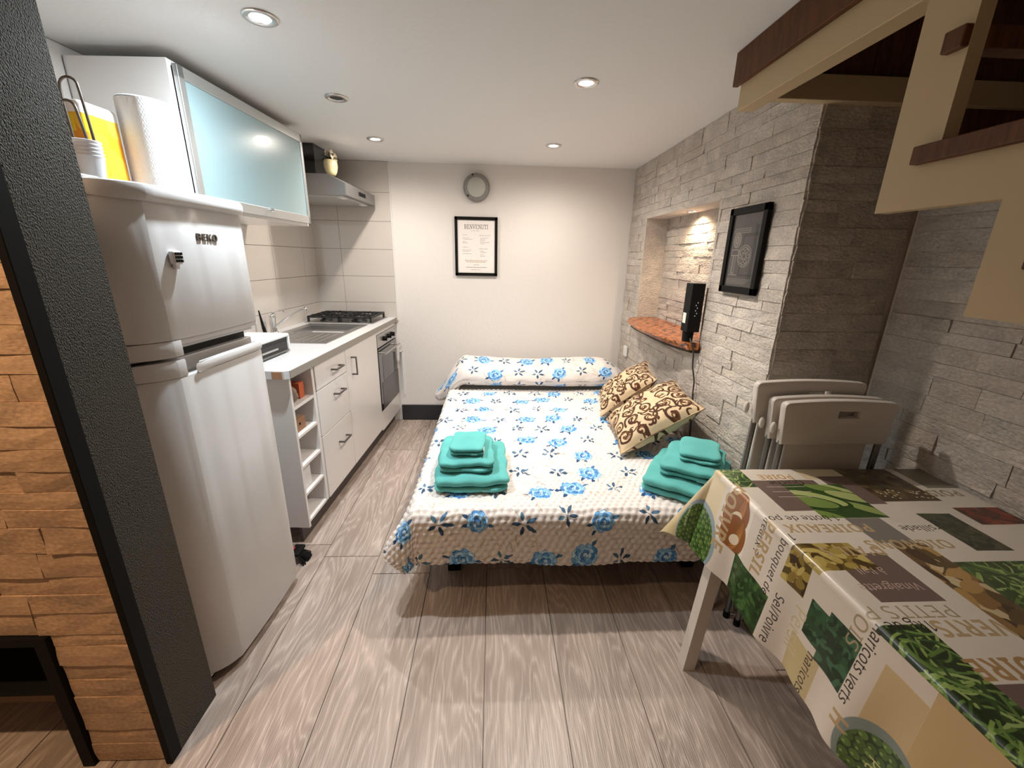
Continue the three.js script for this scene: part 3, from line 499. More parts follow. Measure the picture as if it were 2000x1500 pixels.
// things on top of the fridge
{
  const t = thing('paper_towel_roll', 'thick white paper towel roll standing on the fridge', 'paper towels', [-0.14, 1.60, 2.11], K);
  part(t, 'paper', lathe([[0.022, 0.0], [0.064, 0.0], [0.0665, 0.006], [0.0665, 0.279], [0.064, 0.285], [0.022, 0.285], [0.022, 0.0]], [-0.14, 1.601, 2.11], 48), M.paper);
  part(t, 'core', lathe([[0.017, 0.0], [0.021, 0.0], [0.021, 0.286], [0.017, 0.286], [0.017, 0.0]], [-0.14, 1.601, 2.11]), M.sack);
  const p = thing('napkin_pack', 'upright orange and yellow napkin pack beside the paper towel roll', 'napkin pack', [-0.21, 1.60, 2.24], K);
  const g = new RoundedBoxGeometry(0.075, 0.235, 0.115, 3, 0.012); const q = g.attributes.position, n = g.attributes.normal, uv = g.attributes.uv;
  for (let i = 0; i < q.count; i++) { const y = q.getY(i), w = 0.004 * Math.sin(y * 40 + q.getZ(i) * 30); q.setXYZ(i, q.getX(i) + w, y, q.getZ(i) + w); uv.setXY(i, Math.abs(n.getZ(i)) > Math.abs(n.getX(i)) ? q.getX(i) / 0.115 + 0.5 : -q.getZ(i) / 0.115 + 0.5, y / 0.235 + 0.5); }
  g.translate(-0.205, 1.719, 2.235); part(p, 'wrapper', g, M.napkin);
  const h = thing('napkin_holder', 'dark wire napkin holder with two tall loops on the fridge', 'napkin holder', [-0.175, 1.60, 2.33], K);
  const loop = (z, x0, x1, top) => tube([[x0, 1.606, z], [x0 - 0.004, 1.70, z], [x0 - 0.008, top - 0.03, z], [x0 + 0.006, top - 0.004, z], [(x0 + x1) / 2 - 0.006, top, z], [x1 - 0.014, top - 0.008, z], [x1 - 0.008, top - 0.035, z], [x1, 1.70, z], [x1, 1.606, z]], 0.0034, 60, 8);
  part(h, 'wire_loop', loop(2.31, -0.182, -0.132, 1.878), M.handle); part(h, 'wire_loop', loop(2.345, -0.166, -0.118, 1.815), M.handle);
  part(h, 'base', tube([[-0.182, 1.604, 2.31], [-0.132, 1.604, 2.31], [-0.118, 1.604, 2.345], [-0.166, 1.604, 2.345]], 0.0034, 40, 7, true), M.handle);
  const cup = (x, z, n, label) => { const c = thing('plastic_cups', label, 'cups', [x, 1.6, z], K); for (let k = 0; k < n; k++) part(c, 'cup', lathe([[0.022, 0.002], [0.0225, 0.0], [0.031, 0.075], [0.033, 0.077], [0.031, 0.079], [0.030, 0.076], [0.0215, 0.004], [0.0001, 0.004]], [x, 1.601 + k * 0.0085, z], 28), M.plastic); };
  cup(-0.09, 2.385, 5, 'low stack of white plastic cups in front of the orange pack'); cup(-0.15, 2.425, 8, 'taller stack of white plastic cups beside the wire napkin holder');
}
// wall cabinet
{
  const t = thing('wall_cabinet', 'white wall cabinet with aluminium framed frosted glass door above the worktop', 'cabinet', [-0.44, 1.61, 1.35], K);
  const x0 = -0.622, x1 = -0.252, y0 = 1.612, y1 = 2.112, z0 = 0.885, z1 = 1.822;
  part(t, 'carcass', [bx(x0, x1, y0, y1, z0, z0 + 0.018), bx(x0, x1, y0, y1, z1 - 0.018, z1), bx(x0, x1, y0, y0 + 0.018, z0 + 0.018, z1 - 0.018), bx(x0, x1, y1 - 0.018, y1, z0 + 0.018, z1 - 0.018), bx(x0, x0 + 0.01, y0, y1, z0, z1)], M.lacquer);
  const d = part(t, 'door', [bx(x1 + 0.001, x1 + 0.02, y0 + 0.014, y0 + 0.056, z0 + 0.008, z1 - 0.02), bx(x1 + 0.001, x1 + 0.02, y1 - 0.052, y1 - 0.01, z0 + 0.008, z1 - 0.02), bx(x1 + 0.001, x1 + 0.02, y0 + 0.014, y1 - 0.01, z0 + 0.008, z0 + 0.03), bx(x1 + 0.001, x1 + 0.02, y0 + 0.014, y1 - 0.01, z1 - 0.05, z1 - 0.02)], M.alu, { label: 'brushed aluminium door frame' });
  part(d, 'pane', bx(x1 + 0.005, x1 + 0.013, y0 + 0.05, y1 - 0.046, z0 + 0.026, z1 - 0.046, 0), M.frosted, { label: 'pale blue green frosted glass pane' });
  part(d, 'knob', [rod([x1 + 0.018, 1.658, 1.335], [x1 + 0.034, 1.658, 1.335], 0.005), new THREE.SphereGeometry(0.010, 16, 12).translate(x1 + 0.038, 1.658, 1.335)], M.chrome);
}
// range hood
{
  const t = thing('range_hood', 'stainless range hood with dark chimney under the ceiling above the hob', 'range hood', [-0.36, 1.82, 0.36], K);
  const prof = new THREE.Shape([[-0.624, 1.822], [-0.102, 1.822], [-0.102, 1.896], [-0.205, 1.944], [-0.624, 1.952]].map(([x, y]) => new THREE.Vector2(x, y)));
  part(t, 'canopy', wuv(new THREE.ExtrudeGeometry(prof, { depth: 0.575, bevelEnabled: true, bevelSize: 0.002, bevelThickness: 0.002, bevelSegments: 1 }).translate(0, 0, 0.07)), M.hood);
  const f = part(t, 'front_panel', bx(-0.103, -0.096, 1.822, 1.897, 0.07, 0.646, 0.001), M.hood);
  part(f, 'switches', bx(-0.097, -0.093, 1.848, 1.874, 0.285, 0.415, 0.004), M.black);
  part(t, 'filter', [bx(-0.58, -0.14, 1.816, 1.821, 0.10, 0.62, 0.001)], M.alu);
  for (const z of [0.16, 0.55]) part(t, 'lamp_cover', bx(-0.18, -0.145, 1.812, 1.817, z - 0.04, z + 0.04, 0.002), M.white);
  part(t, 'chimney', bx(-0.62, -0.335, 1.952, 2.148, 0.17, 0.52, 0.002), M.blackGloss);
}
{
  const t = thing('flower_pot', 'small cream pot of pale flowers with dark leaves on the range hood', 'flower pot', [-0.20, 1.952, 0.56], K);
  const b = [-0.215, 1.951, 0.56];
  part(t, 'pot', lathe([[0.0001, 0], [0.026, 0], [0.036, 0.02], [0.043, 0.05], [0.042, 0.078], [0.036, 0.09], [0.032, 0.088], [0.03, 0.07], [0.0001, 0.07]], b), M.pot);
  for (let k = 0; k < 7; k++) { const a = k * 0.9, r = 0.07 + 0.014 * (k % 3); part(t, 'leaf', grid(8, 2, (u, v) => { const w = (v - 0.5) * 0.022 * Math.sin(Math.PI * (0.1 + 0.9 * u)), l = u * r; return [b[0] + l * Math.cos(a) - w * Math.sin(a), b[1] + 0.085 + 0.02 * Math.sin(u * 2.6) + (k % 2) * 0.02 * u, b[2] + l * Math.sin(a) + w * Math.cos(a)]; }), M.leafDark); }
  for (const [dx, dy, dz] of [[0.024, 0.118, 0.022], [0.018, 0.112, -0.044], [-0.02, 0.124, 0.0], [0.004, 0.13, -0.016]]) { const f = part(t, 'flower', new THREE.SphereGeometry(0.008, 12, 8).translate(b[0] + dx, b[1] + dy, b[2] + dz), M.pot); for (let k = 0; k < 6; k++) { const a = k * 1.047; part(f, 'petal', new THREE.SphereGeometry(0.014, 10, 6).scale(0.35, 1, 0.8).rotateX(a).translate(b[0] + dx, b[1] + dy + 0.016 * Math.cos(a), b[2] + dz + 0.016 * Math.sin(a)), M.petal); } }
}
// base units
const barHandle = (parent, z0, z1, y0, y1) => part(parent, 'handle', z1 > z0 + 0.02 ? [bx(0.008, 0.016, y0, y0 + 0.01, z0, z1, 0.002), bx(-0.02, 0.012, y0, y0 + 0.01, z0, z0 + 0.01, 0.002), bx(-0.02, 0.012, y0, y0 + 0.01, z1 - 0.01, z1, 0.002)] : [bx(0.008, 0.016, y0, y1, z0, z0 + 0.01, 0.002), bx(-0.02, 0.012, y0, y0 + 0.01, z0, z0 + 0.01, 0.002), bx(-0.02, 0.012, y1 - 0.01, y1, z0, z0 + 0.01, 0.002)], M.handle, { label: 'dark metal bow handle' });
{
  const t = thing('open_shelf_unit', 'narrow open white shelf unit at the end of the worktop', 'shelf unit', [-0.32, 0.1, 1.64], K);
  part(t, 'side_panel', bx(-0.60, -0.02, 0.102, 0.902, 1.735, 1.752), M.lacquer); part(t, 'side_panel', bx(-0.60, -0.025, 0.122, 0.902, 1.506, 1.53), M.cabinetInside);
  part(t, 'back_panel', bx(-0.605, -0.6, 0.122, 0.902, 1.51, 1.75), M.cabinetInside);
  part(t, 'lining', bx(-0.598, -0.03, 0.14, 0.9, 1.729, 1.7345, 0), M.cabinetInside);
  for (const y of [0.752, 0.602, 0.44, 0.288, 0.135]) part(t, 'shelf', bx(-0.60, -0.026, y - 0.016, y, 1.531, 1.7285), M.cabinetInside);
}
{
  const t = thing('drawer_unit', 'white base unit with three drawers and dark bow handles', 'drawers', [-0.32, 0.1, 1.30], K);
  part(t, 'carcass', bx(-0.60, -0.042, 0.122, 0.902, 1.105, 1.503), M.lacquer);
  for (const [y0, y1] of [[0.762, 0.896], [0.502, 0.757], [0.124, 0.497]]) { const d = part(t, 'drawer', bx(-0.041, -0.02, y0, y1, 1.107, 1.501, 0.002), M.lacquer); const h = y1 - (y1 > 0.8 ? 0.072 : y1 > 0.7 ? 0.078 : 0.12); barHandle(d, 1.205, 1.315, h, h); }
}
{
  const t = thing('sink_cabinet', 'white base cabinet with one tall plain door under the sink', 'cabinet', [-0.32, 0.1, 0.8], K);
  part(t, 'carcass', [bx(-0.60, -0.042, 0.122, 0.140, 0.51, 1.10), bx(-0.60, -0.042, 0.14, 0.902, 0.51, 0.526), bx(-0.60, -0.042, 0.14, 0.902, 1.084, 1.10), bx(-0.60, -0.59, 0.14, 0.902, 0.526, 1.084)], M.lacquer);
  const d = part(t, 'door', bx(-0.041, -0.02, 0.124, 0.896, 0.511, 1.103, 0.002), M.lacquer); barHandle(d, 1.012, 1.012, 0.715, 0.835);
}
{
  const t = thing('oven', 'built-in oven with steel control panel and black glass door beside the back wall', 'oven', [-0.32, 0.1, 0.25], K);
  part(t, 'casing', bx(-0.58, -0.05, 0.122, 0.902, 0.005, 0.488), M.dark);
  part(t, 'surround', [bx(-0.05, -0.02, 0.105, 0.262, 0.005, 0.506, 0.002), bx(-0.05, -0.02, 0.262, 0.902, 0.004, 0.016, 0.002), bx(-0.05, -0.022, 0.876, 0.902, 0.016, 0.506, 0.002)], M.lacquer);
  const c = part(t, 'control_panel', bx(-0.05, -0.017, 0.776, 0.874, 0.02, 0.504, 0.002), M.steel);
  for (const z of [0.14, 0.235, 0.35]) part(c, 'knob', [rod([-0.017, 0.825, z], [0.006, 0.825, z], 0.019, 0.016, 20), bx(-0.004, 0.012, 0.808, 0.842, z - 0.004, z + 0.004, 0.002)], M.black);
  const d = part(t, 'oven_door', bx(-0.05, -0.015, 0.272, 0.768, 0.02, 0.504, 0.003), M.ovenGlass);
  part(d, 'window', bx(-0.016, -0.0135, 0.50, 0.70, 0.07, 0.42, 0.001), M.blackGloss); part(d, 'lower_panel', bx(-0.016, -0.0125, 0.275, 0.495, 0.022, 0.462, 0.001), M.steelDark);
  part(d, 'handle', [rod([0.022, 0.725, 0.05], [0.022, 0.725, 0.46], 0.008), rod([-0.015, 0.725, 0.075], [0.022, 0.725, 0.075], 0.006), rod([-0.015, 0.725, 0.435], [0.022, 0.725, 0.435], 0.006)], M.steel);
}
solo('plinth', 'dark recessed plinth under the kitchen units', 'plinth', [-0.08, 0, 0.9], bx(-0.09, -0.075, 0.0, 0.10, 0.0, 1.73, 0.002), M.plinth, K);
{
  const t = thing('worktop', 'pale laminate worktop running from the back wall to the fridge', 'worktop', [-0.31, 0.905, 0.9], K);
  const hole = [[-0.50, 0.49], [-0.13, 0.49], [-0.13, 0.835], [-0.50, 0.835]];
  part(t, 'slab', plan([[-0.626, 0.012], [-0.003, 0.012], [-0.003, 1.765], [-0.02, 1.783], [-0.626, 1.783]], 0.906, 0.9455, [hole], 0.0015), M.worktop);
  part(t, 'edge_band', bx(-0.003, 0.0, 0.907, 0.9435, 0.012, 1.766, 0.001), M.worktopEdge);
  part(t, 'raw_end', bx(-0.075, -0.028, 0.908, 0.942, 1.7832, 1.7858, 0.001), M.chipboard, { label: 'worn brown chipboard corner' });
}
{
  const t = thing('sink', 'stainless inset sink with ribbed drainer in the worktop', 'sink', [-0.31, 0.945, 0.8], K);
  part(t, 'rim', plan([[-0.54, 0.445], [-0.095, 0.445], [-0.095, 1.172], [-0.54, 1.172]], 0.9456, 0.9492, [[[-0.488, 0.50], [-0.142, 0.50], [-0.142, 0.825], [-0.488, 0.825]]], 0.001), M.steel);
  part(t, 'bowl', [bx(-0.494, -0.486, 0.80, 0.946, 0.494, 0.831, 0.001), bx(-0.144, -0.136, 0.80, 0.946, 0.494, 0.831, 0.001), bx(-0.49, -0.14, 0.80, 0.946, 0.494, 0.502, 0.001), bx(-0.49, -0.14, 0.80, 0.946, 0.823, 0.831, 0.001), bx(-0.49, -0.14, 0.798, 0.803, 0.496, 0.829, 0.001)], M.steel);
  for (let k = 0; k < 8; k++) part(t, 'drainer_rib', bx(-0.49 + k * 0.046, -0.478 + k * 0.046, 0.949, 0.9525, 0.86, 1.14, 0.0015), M.steel);
  part(t, 'waste', lathe([[0.0001, 0.004], [0.02, 0.003], [0.036, 0.004], [0.04, 0]], [-0.315, 0.803, 0.66]), M.chrome);
}
{
  const t = thing('faucet', 'chrome mixer tap with long swivel spout behind the sink', 'faucet', [-0.575, 0.945, 0.86], K);
  part(t, 'body', lathe([[0.026, 0], [0.026, 0.008], [0.019, 0.014], [0.018, 0.10], [0.022, 0.108], [0.022, 0.125], [0.0001, 0.132]], [-0.575, 0.9455, 0.86], 24), M.chrome);
  part(t, 'spout', tube([[-0.565, 0.985, 0.86], [-0.52, 1.02, 0.855], [-0.46, 1.066, 0.85], [-0.40, 1.10, 0.85], [-0.366, 1.113, 0.85], [-0.352, 1.108, 0.85], [-0.35, 1.095, 0.85]], 0.0085, 50, 10), M.chrome);
  part(t, 'lever', tube([[-0.575, 1.075, 0.86], [-0.55, 1.085, 0.858], [-0.50, 1.09, 0.85]], 0.005, 16, 8), M.chrome);
}
{
  const t = thing('gas_hob', 'steel four-burner gas hob with black cast iron grates', 'hob', [-0.33, 0.945, 0.21], K);
  part(t, 'plate', bx(-0.60, -0.07, 0.9458, 0.9525, 0.03, 0.405, 0.003), M.steel);
  for (const [x, z, r] of [[-0.47, 0.125, 0.042], [-0.47, 0.31, 0.034], [-0.21, 0.125, 0.034], [-0.21, 0.31, 0.048]]) { const b = part(t, 'burner', lathe([[r + 0.012, 0], [r + 0.01, 0.008], [r, 0.01], [r, 0.016], [0.0001, 0.018]], [x, 0.9525, z], 24), M.iron); part(b, 'cap', lathe([[r * 0.9, 0], [r * 0.88, 0.006], [0.0001, 0.009]], [x, 0.9695, z], 24), M.iron); }
  for (const x0 of [-0.585, -0.335]) {
    const x1 = x0 + 0.245, y = 0.996, b = 0.014, g = [bx(x0, x1, y - b, y, 0.045, 0.045 + b), bx(x0, x1, y - b, y, 0.385 - b, 0.385), bx(x0, x0 + b, y - b, y, 0.045, 0.385), bx(x1 - b, x1, y - b, y, 0.045, 0.385), bx(x0, x1, y - b, y, 0.21, 0.221)];
    for (const z of [0.128, 0.303]) g.push(bx(x0, x0 + 0.085, y - b, y + 0.003, z - 0.005, z + 0.005), bx(x1 - 0.085, x1, y - b, y + 0.003, z - 0.005, z + 0.005));
    for (const x of [(x0 + x1) / 2]) g.push(bx(x - 0.005, x + 0.005, y - b, y + 0.003, 0.045, 0.10), bx(x - 0.005, x + 0.005, y - b, y + 0.003, 0.155, 0.275), bx(x - 0.005, x + 0.005, y - b, y + 0.003, 0.33, 0.385));
    for (const dx of [0.05, 0.195]) g.push(bx(x0 + dx - 0.004, x0 + dx + 0.004, y - b, y, 0.045, 0.385));
    for (const x of [x0, x1 - b]) for (const z of [0.045, 0.371]) g.push(bx(x, x + b, 0.9525, y, z, z + b));
    part(t, 'grate', g, M.iron);
  }
}
{
  const t = thing('countertop_appliance', 'small appliance with white cover and dark front on the worktop', 'appliance', [-0.30, 0.945, 1.50], K);
  part(t, 'cover', bx(-0.42, -0.195, 1.028, 1.046, 1.375, 1.66, 0.008), M.white); part(t, 'side', bx(-0.42, -0.197, 0.955, 1.04, 1.372, 1.386, 0.005), M.white);
  part(t, 'housing', bx(-0.415, -0.205, 0.952, 1.03, 1.385, 1.655, 0.006), M.dark);
  part(t, 'slot', bx(-0.206, -0.203, 0.975, 0.985, 1.48, 1.62, 0.001), M.steel); part(t, 'front_rail', bx(-0.206, -0.197, 0.952, 0.962, 1.39, 1.65, 0.002), M.steelDark);
  for (const z of [1.41, 1.62]) for (const x of [-0.40, -0.22]) part(t, 'foot', bx(x - 0.008, x + 0.008, 0.9456, 0.953, z - 0.008, z + 0.008, 0.002), M.black);
}
solo('dish_brush', 'slim black dish brush standing behind the tap', 'brush', [-0.575, 0.9455, 0.955], [rod([-0.575, 0.9457, 0.955], [-0.585, 1.0, 0.955], 0.011, 0.01, 12), rod([-0.585, 1.0, 0.955], [-0.602, 1.105, 0.95], 0.009, 0.0035, 12)], M.black, K);
// things on the open shelves
solo('food_box', 'small orange red food box on the top open shelf', 'box', [-0.09, 0.752, 1.575], bx(-0.13, -0.06, 0.7525, 0.832, 1.553, 1.60, 0.001), M.orange, K);
solo('snack_bag', 'crumpled brown bag beside the orange box on the open shelf', 'bag', [-0.08, 0.752, 1.68], (() => { const g = new THREE.SphereGeometry(0.05, 20, 14); const p = g.attributes.position; for (let i = 0; i < p.count; i++) { const k = 1 + 0.16 * noise3(p.getX(i) * 40, p.getY(i) * 40, p.getZ(i) * 40); p.setXYZ(i, p.getX(i) * k, Math.max(-0.044, p.getY(i) * k), p.getZ(i) * k * 0.8); } g.computeVertexNormals(); return g.translate(-0.085, 0.7965, 1.675); })(), M.sack, K);
{
  const t = thing('cardboard_box', 'low brown cardboard box on the second open shelf', 'box', [-0.1, 0.602, 1.67], K);
  part(t, 'body', bx(-0.18, -0.05, 0.6025, 0.668, 1.60, 1.715, 0.001), M.brownBox); part(t, 'flap', bx(-0.18, -0.06, 0.668, 0.672, 1.61, 1.714, 0.001), M.sack);
  part(t, 'hole', rod([-0.051, 0.64, 1.655], [-0.0485, 0.64, 1.655], 0.007), M.black);
}
solo('white_carton', 'tilted plain white carton on a lower open shelf', 'carton', [-0.09, 0.288, 1.65], bx(-0.06, 0.06, 0, 0.115, -0.045, 0.045, 0.002).translate(-0.11, 0.289, 1.66), M.white, K);
{
  const t = thing('hand_brush', 'black hand brush with red handle on the floor beside the fridge', 'brush', [-0.06, 0, 1.85], K);
  part(t, 'handle', tube([[-0.16, 0.075, 1.87], [-0.09, 0.06, 1.86], [-0.05, 0.055, 1.855]], 0.012, 16, 10), M.red);
  const g = []; for (let k = 0; k < 60; k++) { const a = rr(-0.9, 0.9), s = rr(-0.02, 0.02); g.push(rod([-0.04 + s * 0.4, 0.05, 1.86 + s], [-0.025 + 0.045 * Math.cos(a) * rr(0.7, 1), 0.001, 1.86 + s + 0.05 * Math.sin(a)], 0.003, 0.0022, 5)); }
  part(t, 'bristles', g, M.black, { kind: 'stuff' }); part(t, 'head', bx(-0.065, -0.015, 0.042, 0.06, 1.82, 1.90, 0.006), M.black);
}
// ------------------------------------------------------------------ bed
const BX0 = -0.30, BX1 = 1.09, BZF = -1.475, BY = 0.462;
{
  const t = thing('bed', 'low double bed on short legs under the rose bedspread', 'bed', [0.42, 0, -2.45]);
  part(t, 'base', bx(BX0 + 0.04, BX1 - 0.02, 0.19, 0.24, -3.50, BZF - 0.09, 0.01), M.bedBase);
  part(t, 'mattress', bx(BX0 + 0.02, BX1 - 0.005, 0.24, 0.448, -3.53, BZF - 0.03, 0.05), M.white);
  for (const x of [BX0 + 0.12, BX1 - 0.12]) for (const z of [-3.4, BZF - 0.2]) part(t, 'leg', bx(x - 0.03, x + 0.03, 0, 0.19, z - 0.03, z + 0.03, 0.004), M.black);
}
const puff = (u, v) => { const S = 0.031, q = v / (S * 0.8) + 0.25 * noise2(u * 6, v * 6), row = Math.floor(q), fu = u / S + (row % 2 ? 0.5 : 0) + 0.2 * noise2(v * 7, u * 7); return Math.pow(Math.abs(Math.sin(Math.PI * fu) * Math.sin(Math.PI * q)), 0.6); };
{
  const LA = 0.235, LB = 0.268, W = BX1 - BX0, LEN = 1.58, R = 0.045, N1 = 232, N2 = 270;
  const hang = (s) => { const q = R * Math.PI / 2; return s < q ? [R * Math.sin(s / R), R * (1 - Math.cos(s / R))] : [R, R + (s - q)]; };
  const place = (a, b) => {   // a: metres from the bed edge (minus = hanging side), b: metres from the foot edge (minus = hanging)
    const oa = Math.max(0, -a), ob = Math.max(0, -b), r = Math.hypot(oa, ob), p = V(BX0 + Math.max(a, 0), BY + 0.004 * noise2(a * 3, b * 3), BZF - Math.max(b, 0));
    if (r < 1e-5) return p;
    const phi = Math.atan2(oa, ob);
    let [out, drop] = hang(r);
    const near = Math.exp(-Math.max(b, 0) / 0.28), side = smooth(phi, 0.35, 1.35), tilt = 0.035 + 0.02 * Math.sin(a * 7) * (1 - side) + side * (0.04 + 0.52 * near);
    const lim = r > 0.25 ? 0.25 + (r - 0.25) * 0.35 : r, extra = Math.max(0, Math.hypot(out, 0) * 0 + (lim - 0.06));
    out += extra * Math.sin(tilt); drop = drop - (r - lim) - extra * (1 - Math.cos(tilt));
    const dir = phi * (1 - 0.0 * side);
    p.x -= out * Math.sin(dir); p.z += out * Math.cos(dir); p.y -= drop;
    p.z += 0.006 * Math.sin(a * 11 + 1) * Math.min(1, ob / 0.15); 
    p.y += 0.010 * Math.sin(a * 6 + 0.5) * Math.min(1, ob / 0.25);
    return p;
  };
  const f = (u, v) => { const a = lerp(-LA, W, u), b = lerp(-LB, LEN, v); return [a, b]; };
  const g = grid(N1, N2, (u, v) => { const [a, b] = f(u, v), p = place(a, b); return [p.x, p.y, p.z, a + 3.05, b + 2.02]; });
  const pos = g.attributes.position, nor = g.attributes.normal;
  for (let i = 0; i < pos.count; i++) { const u = (i % (N1 + 1)) / N1, v = Math.floor(i / (N1 + 1)) / N2, [a, b] = f(u, v), h = 0.0105 * puff(a, b); pos.setXYZ(i, pos.getX(i) + nor.getX(i) * h, pos.getY(i) + nor.getY(i) * h, pos.getZ(i) + nor.getZ(i) * h); }
  g.computeVertexNormals();
  solo('bedspread', 'white quilted bedspread printed with blue roses over the bed', 'bedspread', [0.42, 0.17, -2.2], g, M.roses);
}
{ // pillow end, wrapped in the same cloth
  const g = grid(150, 64, (u, v) => {
    const x = lerp(-0.47, 1.085, u), th = v * 2 * Math.PI, over = smooth(-x, 0.22, 0.46), endR = smooth(x, 0.86, 1.09);
    const taper = Math.min(1, Math.pow(clamp((x + 0.475) / 0.14, 0.02, 1), 0.5)) * Math.min(1, Math.pow(clamp((1.095 - x) / 0.12, 0.02, 1), 0.5));
    const hz = 0.235 * taper * (1 - 0.35 * over), hy = (0.112 - 0.022 * endR - 0.008 * Math.sin(x * 6)) * taper * (1 - 0.3 * over);
    const c = Math.cos(th), s = Math.sin(th), yc = 0.553 - 0.20 * over - 0.028 * endR, zc = -3.25 + 0.02 * Math.sin(x * 4);
    const sx = Math.sign(c) * Math.pow(Math.abs(c), 0.85), sy = s > 0 ? Math.pow(s, 0.9) : -Math.pow(-s, 0.6) * (0.9 - 0.35 * (1 - over));
    const wr = 0.008 * fbm(x * 5, th * 1.5, 3);
    return [x, yc + (hy + wr) * sy, zc + (hz + wr) * sx, x * 1.0 + 2.1, th * 0.16 + 0.35];
  });
  const pos = g.attributes.position, nor = g.attributes.normal, uv = g.attributes.uv;
  for (let i = 0; i < pos.count; i++) { const h = 0.004 * puff(uv.getX(i), uv.getY(i)); pos.setXYZ(i, pos.getX(i) + nor.getX(i) * h, pos.getY(i) + nor.getY(i) * h, pos.getZ(i) + nor.getZ(i) * h); }
  g.computeVertexNormals();
  solo('bolster', 'long pillow roll wrapped in rose bedspread cloth against the back wall', 'pillow', [0.3, 0.47, -3.25], g, M.roses);
}
// scatter cushions leaning on the stone wall
function cushion(label, c, ex, ey, size, thick) {   // ex, ey: unit edges, c: centre
  const n = ex.clone().cross(ey).normalize(), gs = [];
  for (const side of [1, -1]) gs.push(grid(44, 44, (u, v) => {
    const a = u * 2 - 1, b = v * 2 - 1, pin = 1 - 0.07 * (1 - a * a) * Math.pow(Math.abs(b), 3), pin2 = 1 - 0.07 * (1 - b * b) * Math.pow(Math.abs(a), 3);
    const h = thick * Math.pow(Math.max(0, (1 - Math.pow(Math.abs(a), 2.6)) * (1 - Math.pow(Math.abs(b), 2.6))), 0.5) * (1 + 0.10 * noise2(a * 2 + c.x * 9, b * 2 + c.z * 5)) + 0.004 * fbm(a * 4, b * 4 + c.z, 2);
    const p = c.clone().addScaledVector(ex, a * size * pin2).addScaledVector(ey, b * size * pin).addScaledVector(n, side * h);
    return [p.x, p.y, p.z, side > 0 ? u : 1 - u, v];
  }));
  const flip = gs[1].index.array; for (let i = 0; i < flip.length; i += 3) { const t = flip[i]; flip[i] = flip[i + 1]; flip[i + 1] = t; } gs[1].computeVertexNormals();
  const t = thing('cushion', label, 'cushion', [c.x, 0.47, c.z], { group: 'scroll patterned cushions' });
  part(t, 'cover', gs, M.scroll);
  const rim = []; for (let k = 0; k < 4; k++) for (let i = 0; i < 10; i++) { const s = -1 + i / 5, [a, b] = [[s, -1], [1, s], [-s, 1], [-1, -s]][k], pin = 1 - 0.07 * (1 - a * a) * Math.pow(Math.abs(b), 3), pin2 = 1 - 0.07 * (1 - b * b) * Math.pow(Math.abs(a), 3); rim.push(c.clone().addScaledVector(ex, a * size * pin2).addScaledVector(ey, b * size * pin).toArray()); }
  part(t, 'seam', tube(rim, 0.004, 120, 6, true), M.scroll);
}
cushion('large cream cushion with brown scrolls leaning on the wall under the shelf cord', V(0.878, 0.632, -2.11), V(0.10, 0.02, -1).normalize(), V(0.80, 0.56, 0.09).normalize(), 0.232, 0.088);
cushion('cream cushion with brown scrolls behind the larger one beside the pillow roll', V(0.885, 0.64, -2.585), V(0.22, 0.05, -1).normalize(), V(0.74, 0.66, 0.20).normalize(), 0.205, 0.075);

// folded towels: w across, d deep, h high; the open fold faces +z before turning
function towel(label, at, w, d, h, turn, k) {
  const t = thing('folded_towel', label, 'towel', at, { turn, group: 'folded turquoise towels' });
  const [ax, ay, az] = at, th = h * 0.56, low = h * 0.33, gap = h * 0.11;
  const lay = (y0, y1, w1, d1, dz, lump) => {
    const H = y1 - y0, r = H / 2, g = new THREE.BoxGeometry(w1, H, d1, 30, 8, 30), p = g.attributes.position, uv = new Float32Array(p.count * 2), rc = Math.min(0.035, w1 * 0.2);
    for (let i = 0; i < p.count; i++) {
      let x = p.getX(i), y = p.getY(i), z = p.getZ(i);
      const cx = Math.max(0, Math.abs(x) - (w1 / 2 - rc)), cz = Math.max(0, Math.abs(z) - (d1 / 2 - rc)), m = Math.max(cx, cz), l = Math.hypot(cx, cz);
      if (l > 0) { x = Math.sign(x) * (Math.abs(x) - cx + cx * m / l); z = Math.sign(z) * (Math.abs(z) - cz + cz * m / l); }
      const inset = r - Math.sqrt(Math.max(0, r * r - y * y));
      x *= 1 - inset / (w1 / 2); z *= 1 - inset / (d1 / 2);
      const n = noise2(x * 9 + k, z * 9 + k * 2), s = (1 - Math.pow(2 * x / w1, 2)) * (1 - Math.pow(2 * z / d1, 2));
      p.setXYZ(i, x + 0.006 * noise2(z * 8 + k, y0 * 9), y + lump * (0.7 * n + s * (y > 0 ? 1 : 0)), z + 0.009 * noise2(x * 9 + k * 3, y0 * 30)); uv[i * 2] = x + y; uv[i * 2 + 1] = z + y;
    }
    g.setAttribute('uv', new THREE.BufferAttribute(uv, 2)); const q = mergeVertices(g.deleteAttribute('normal'), 1e-5); q.computeVertexNormals();
    return q.translate(ax, ay + (y0 + y1) / 2, az + dz);
  };
  part(t, 'upper_fold', lay(low + gap, low + gap + th, w, d, 0, h * 0.10), M.towel);
  const lo = part(t, 'lower_fold', [lay(0, low, w * 0.985, d * 0.99, 0.004, h * 0.012), bx(ax - w / 2 + 0.02, ax + w / 2 - 0.02, ay + low * 0.5, ay + low + gap + th * 0.5, az - d / 2 + 0.02, az + d / 2 - 0.06, 0.008)], M.towel);
  part(lo, 'woven_band', bx(ax + w * 0.14, ax + w * 0.32, ay + low * 0.2, ay + low * 0.8, az + d / 2 - 0.008, az + d / 2 + 0.0045, 0.002), M.towelBand);
  return t;
}
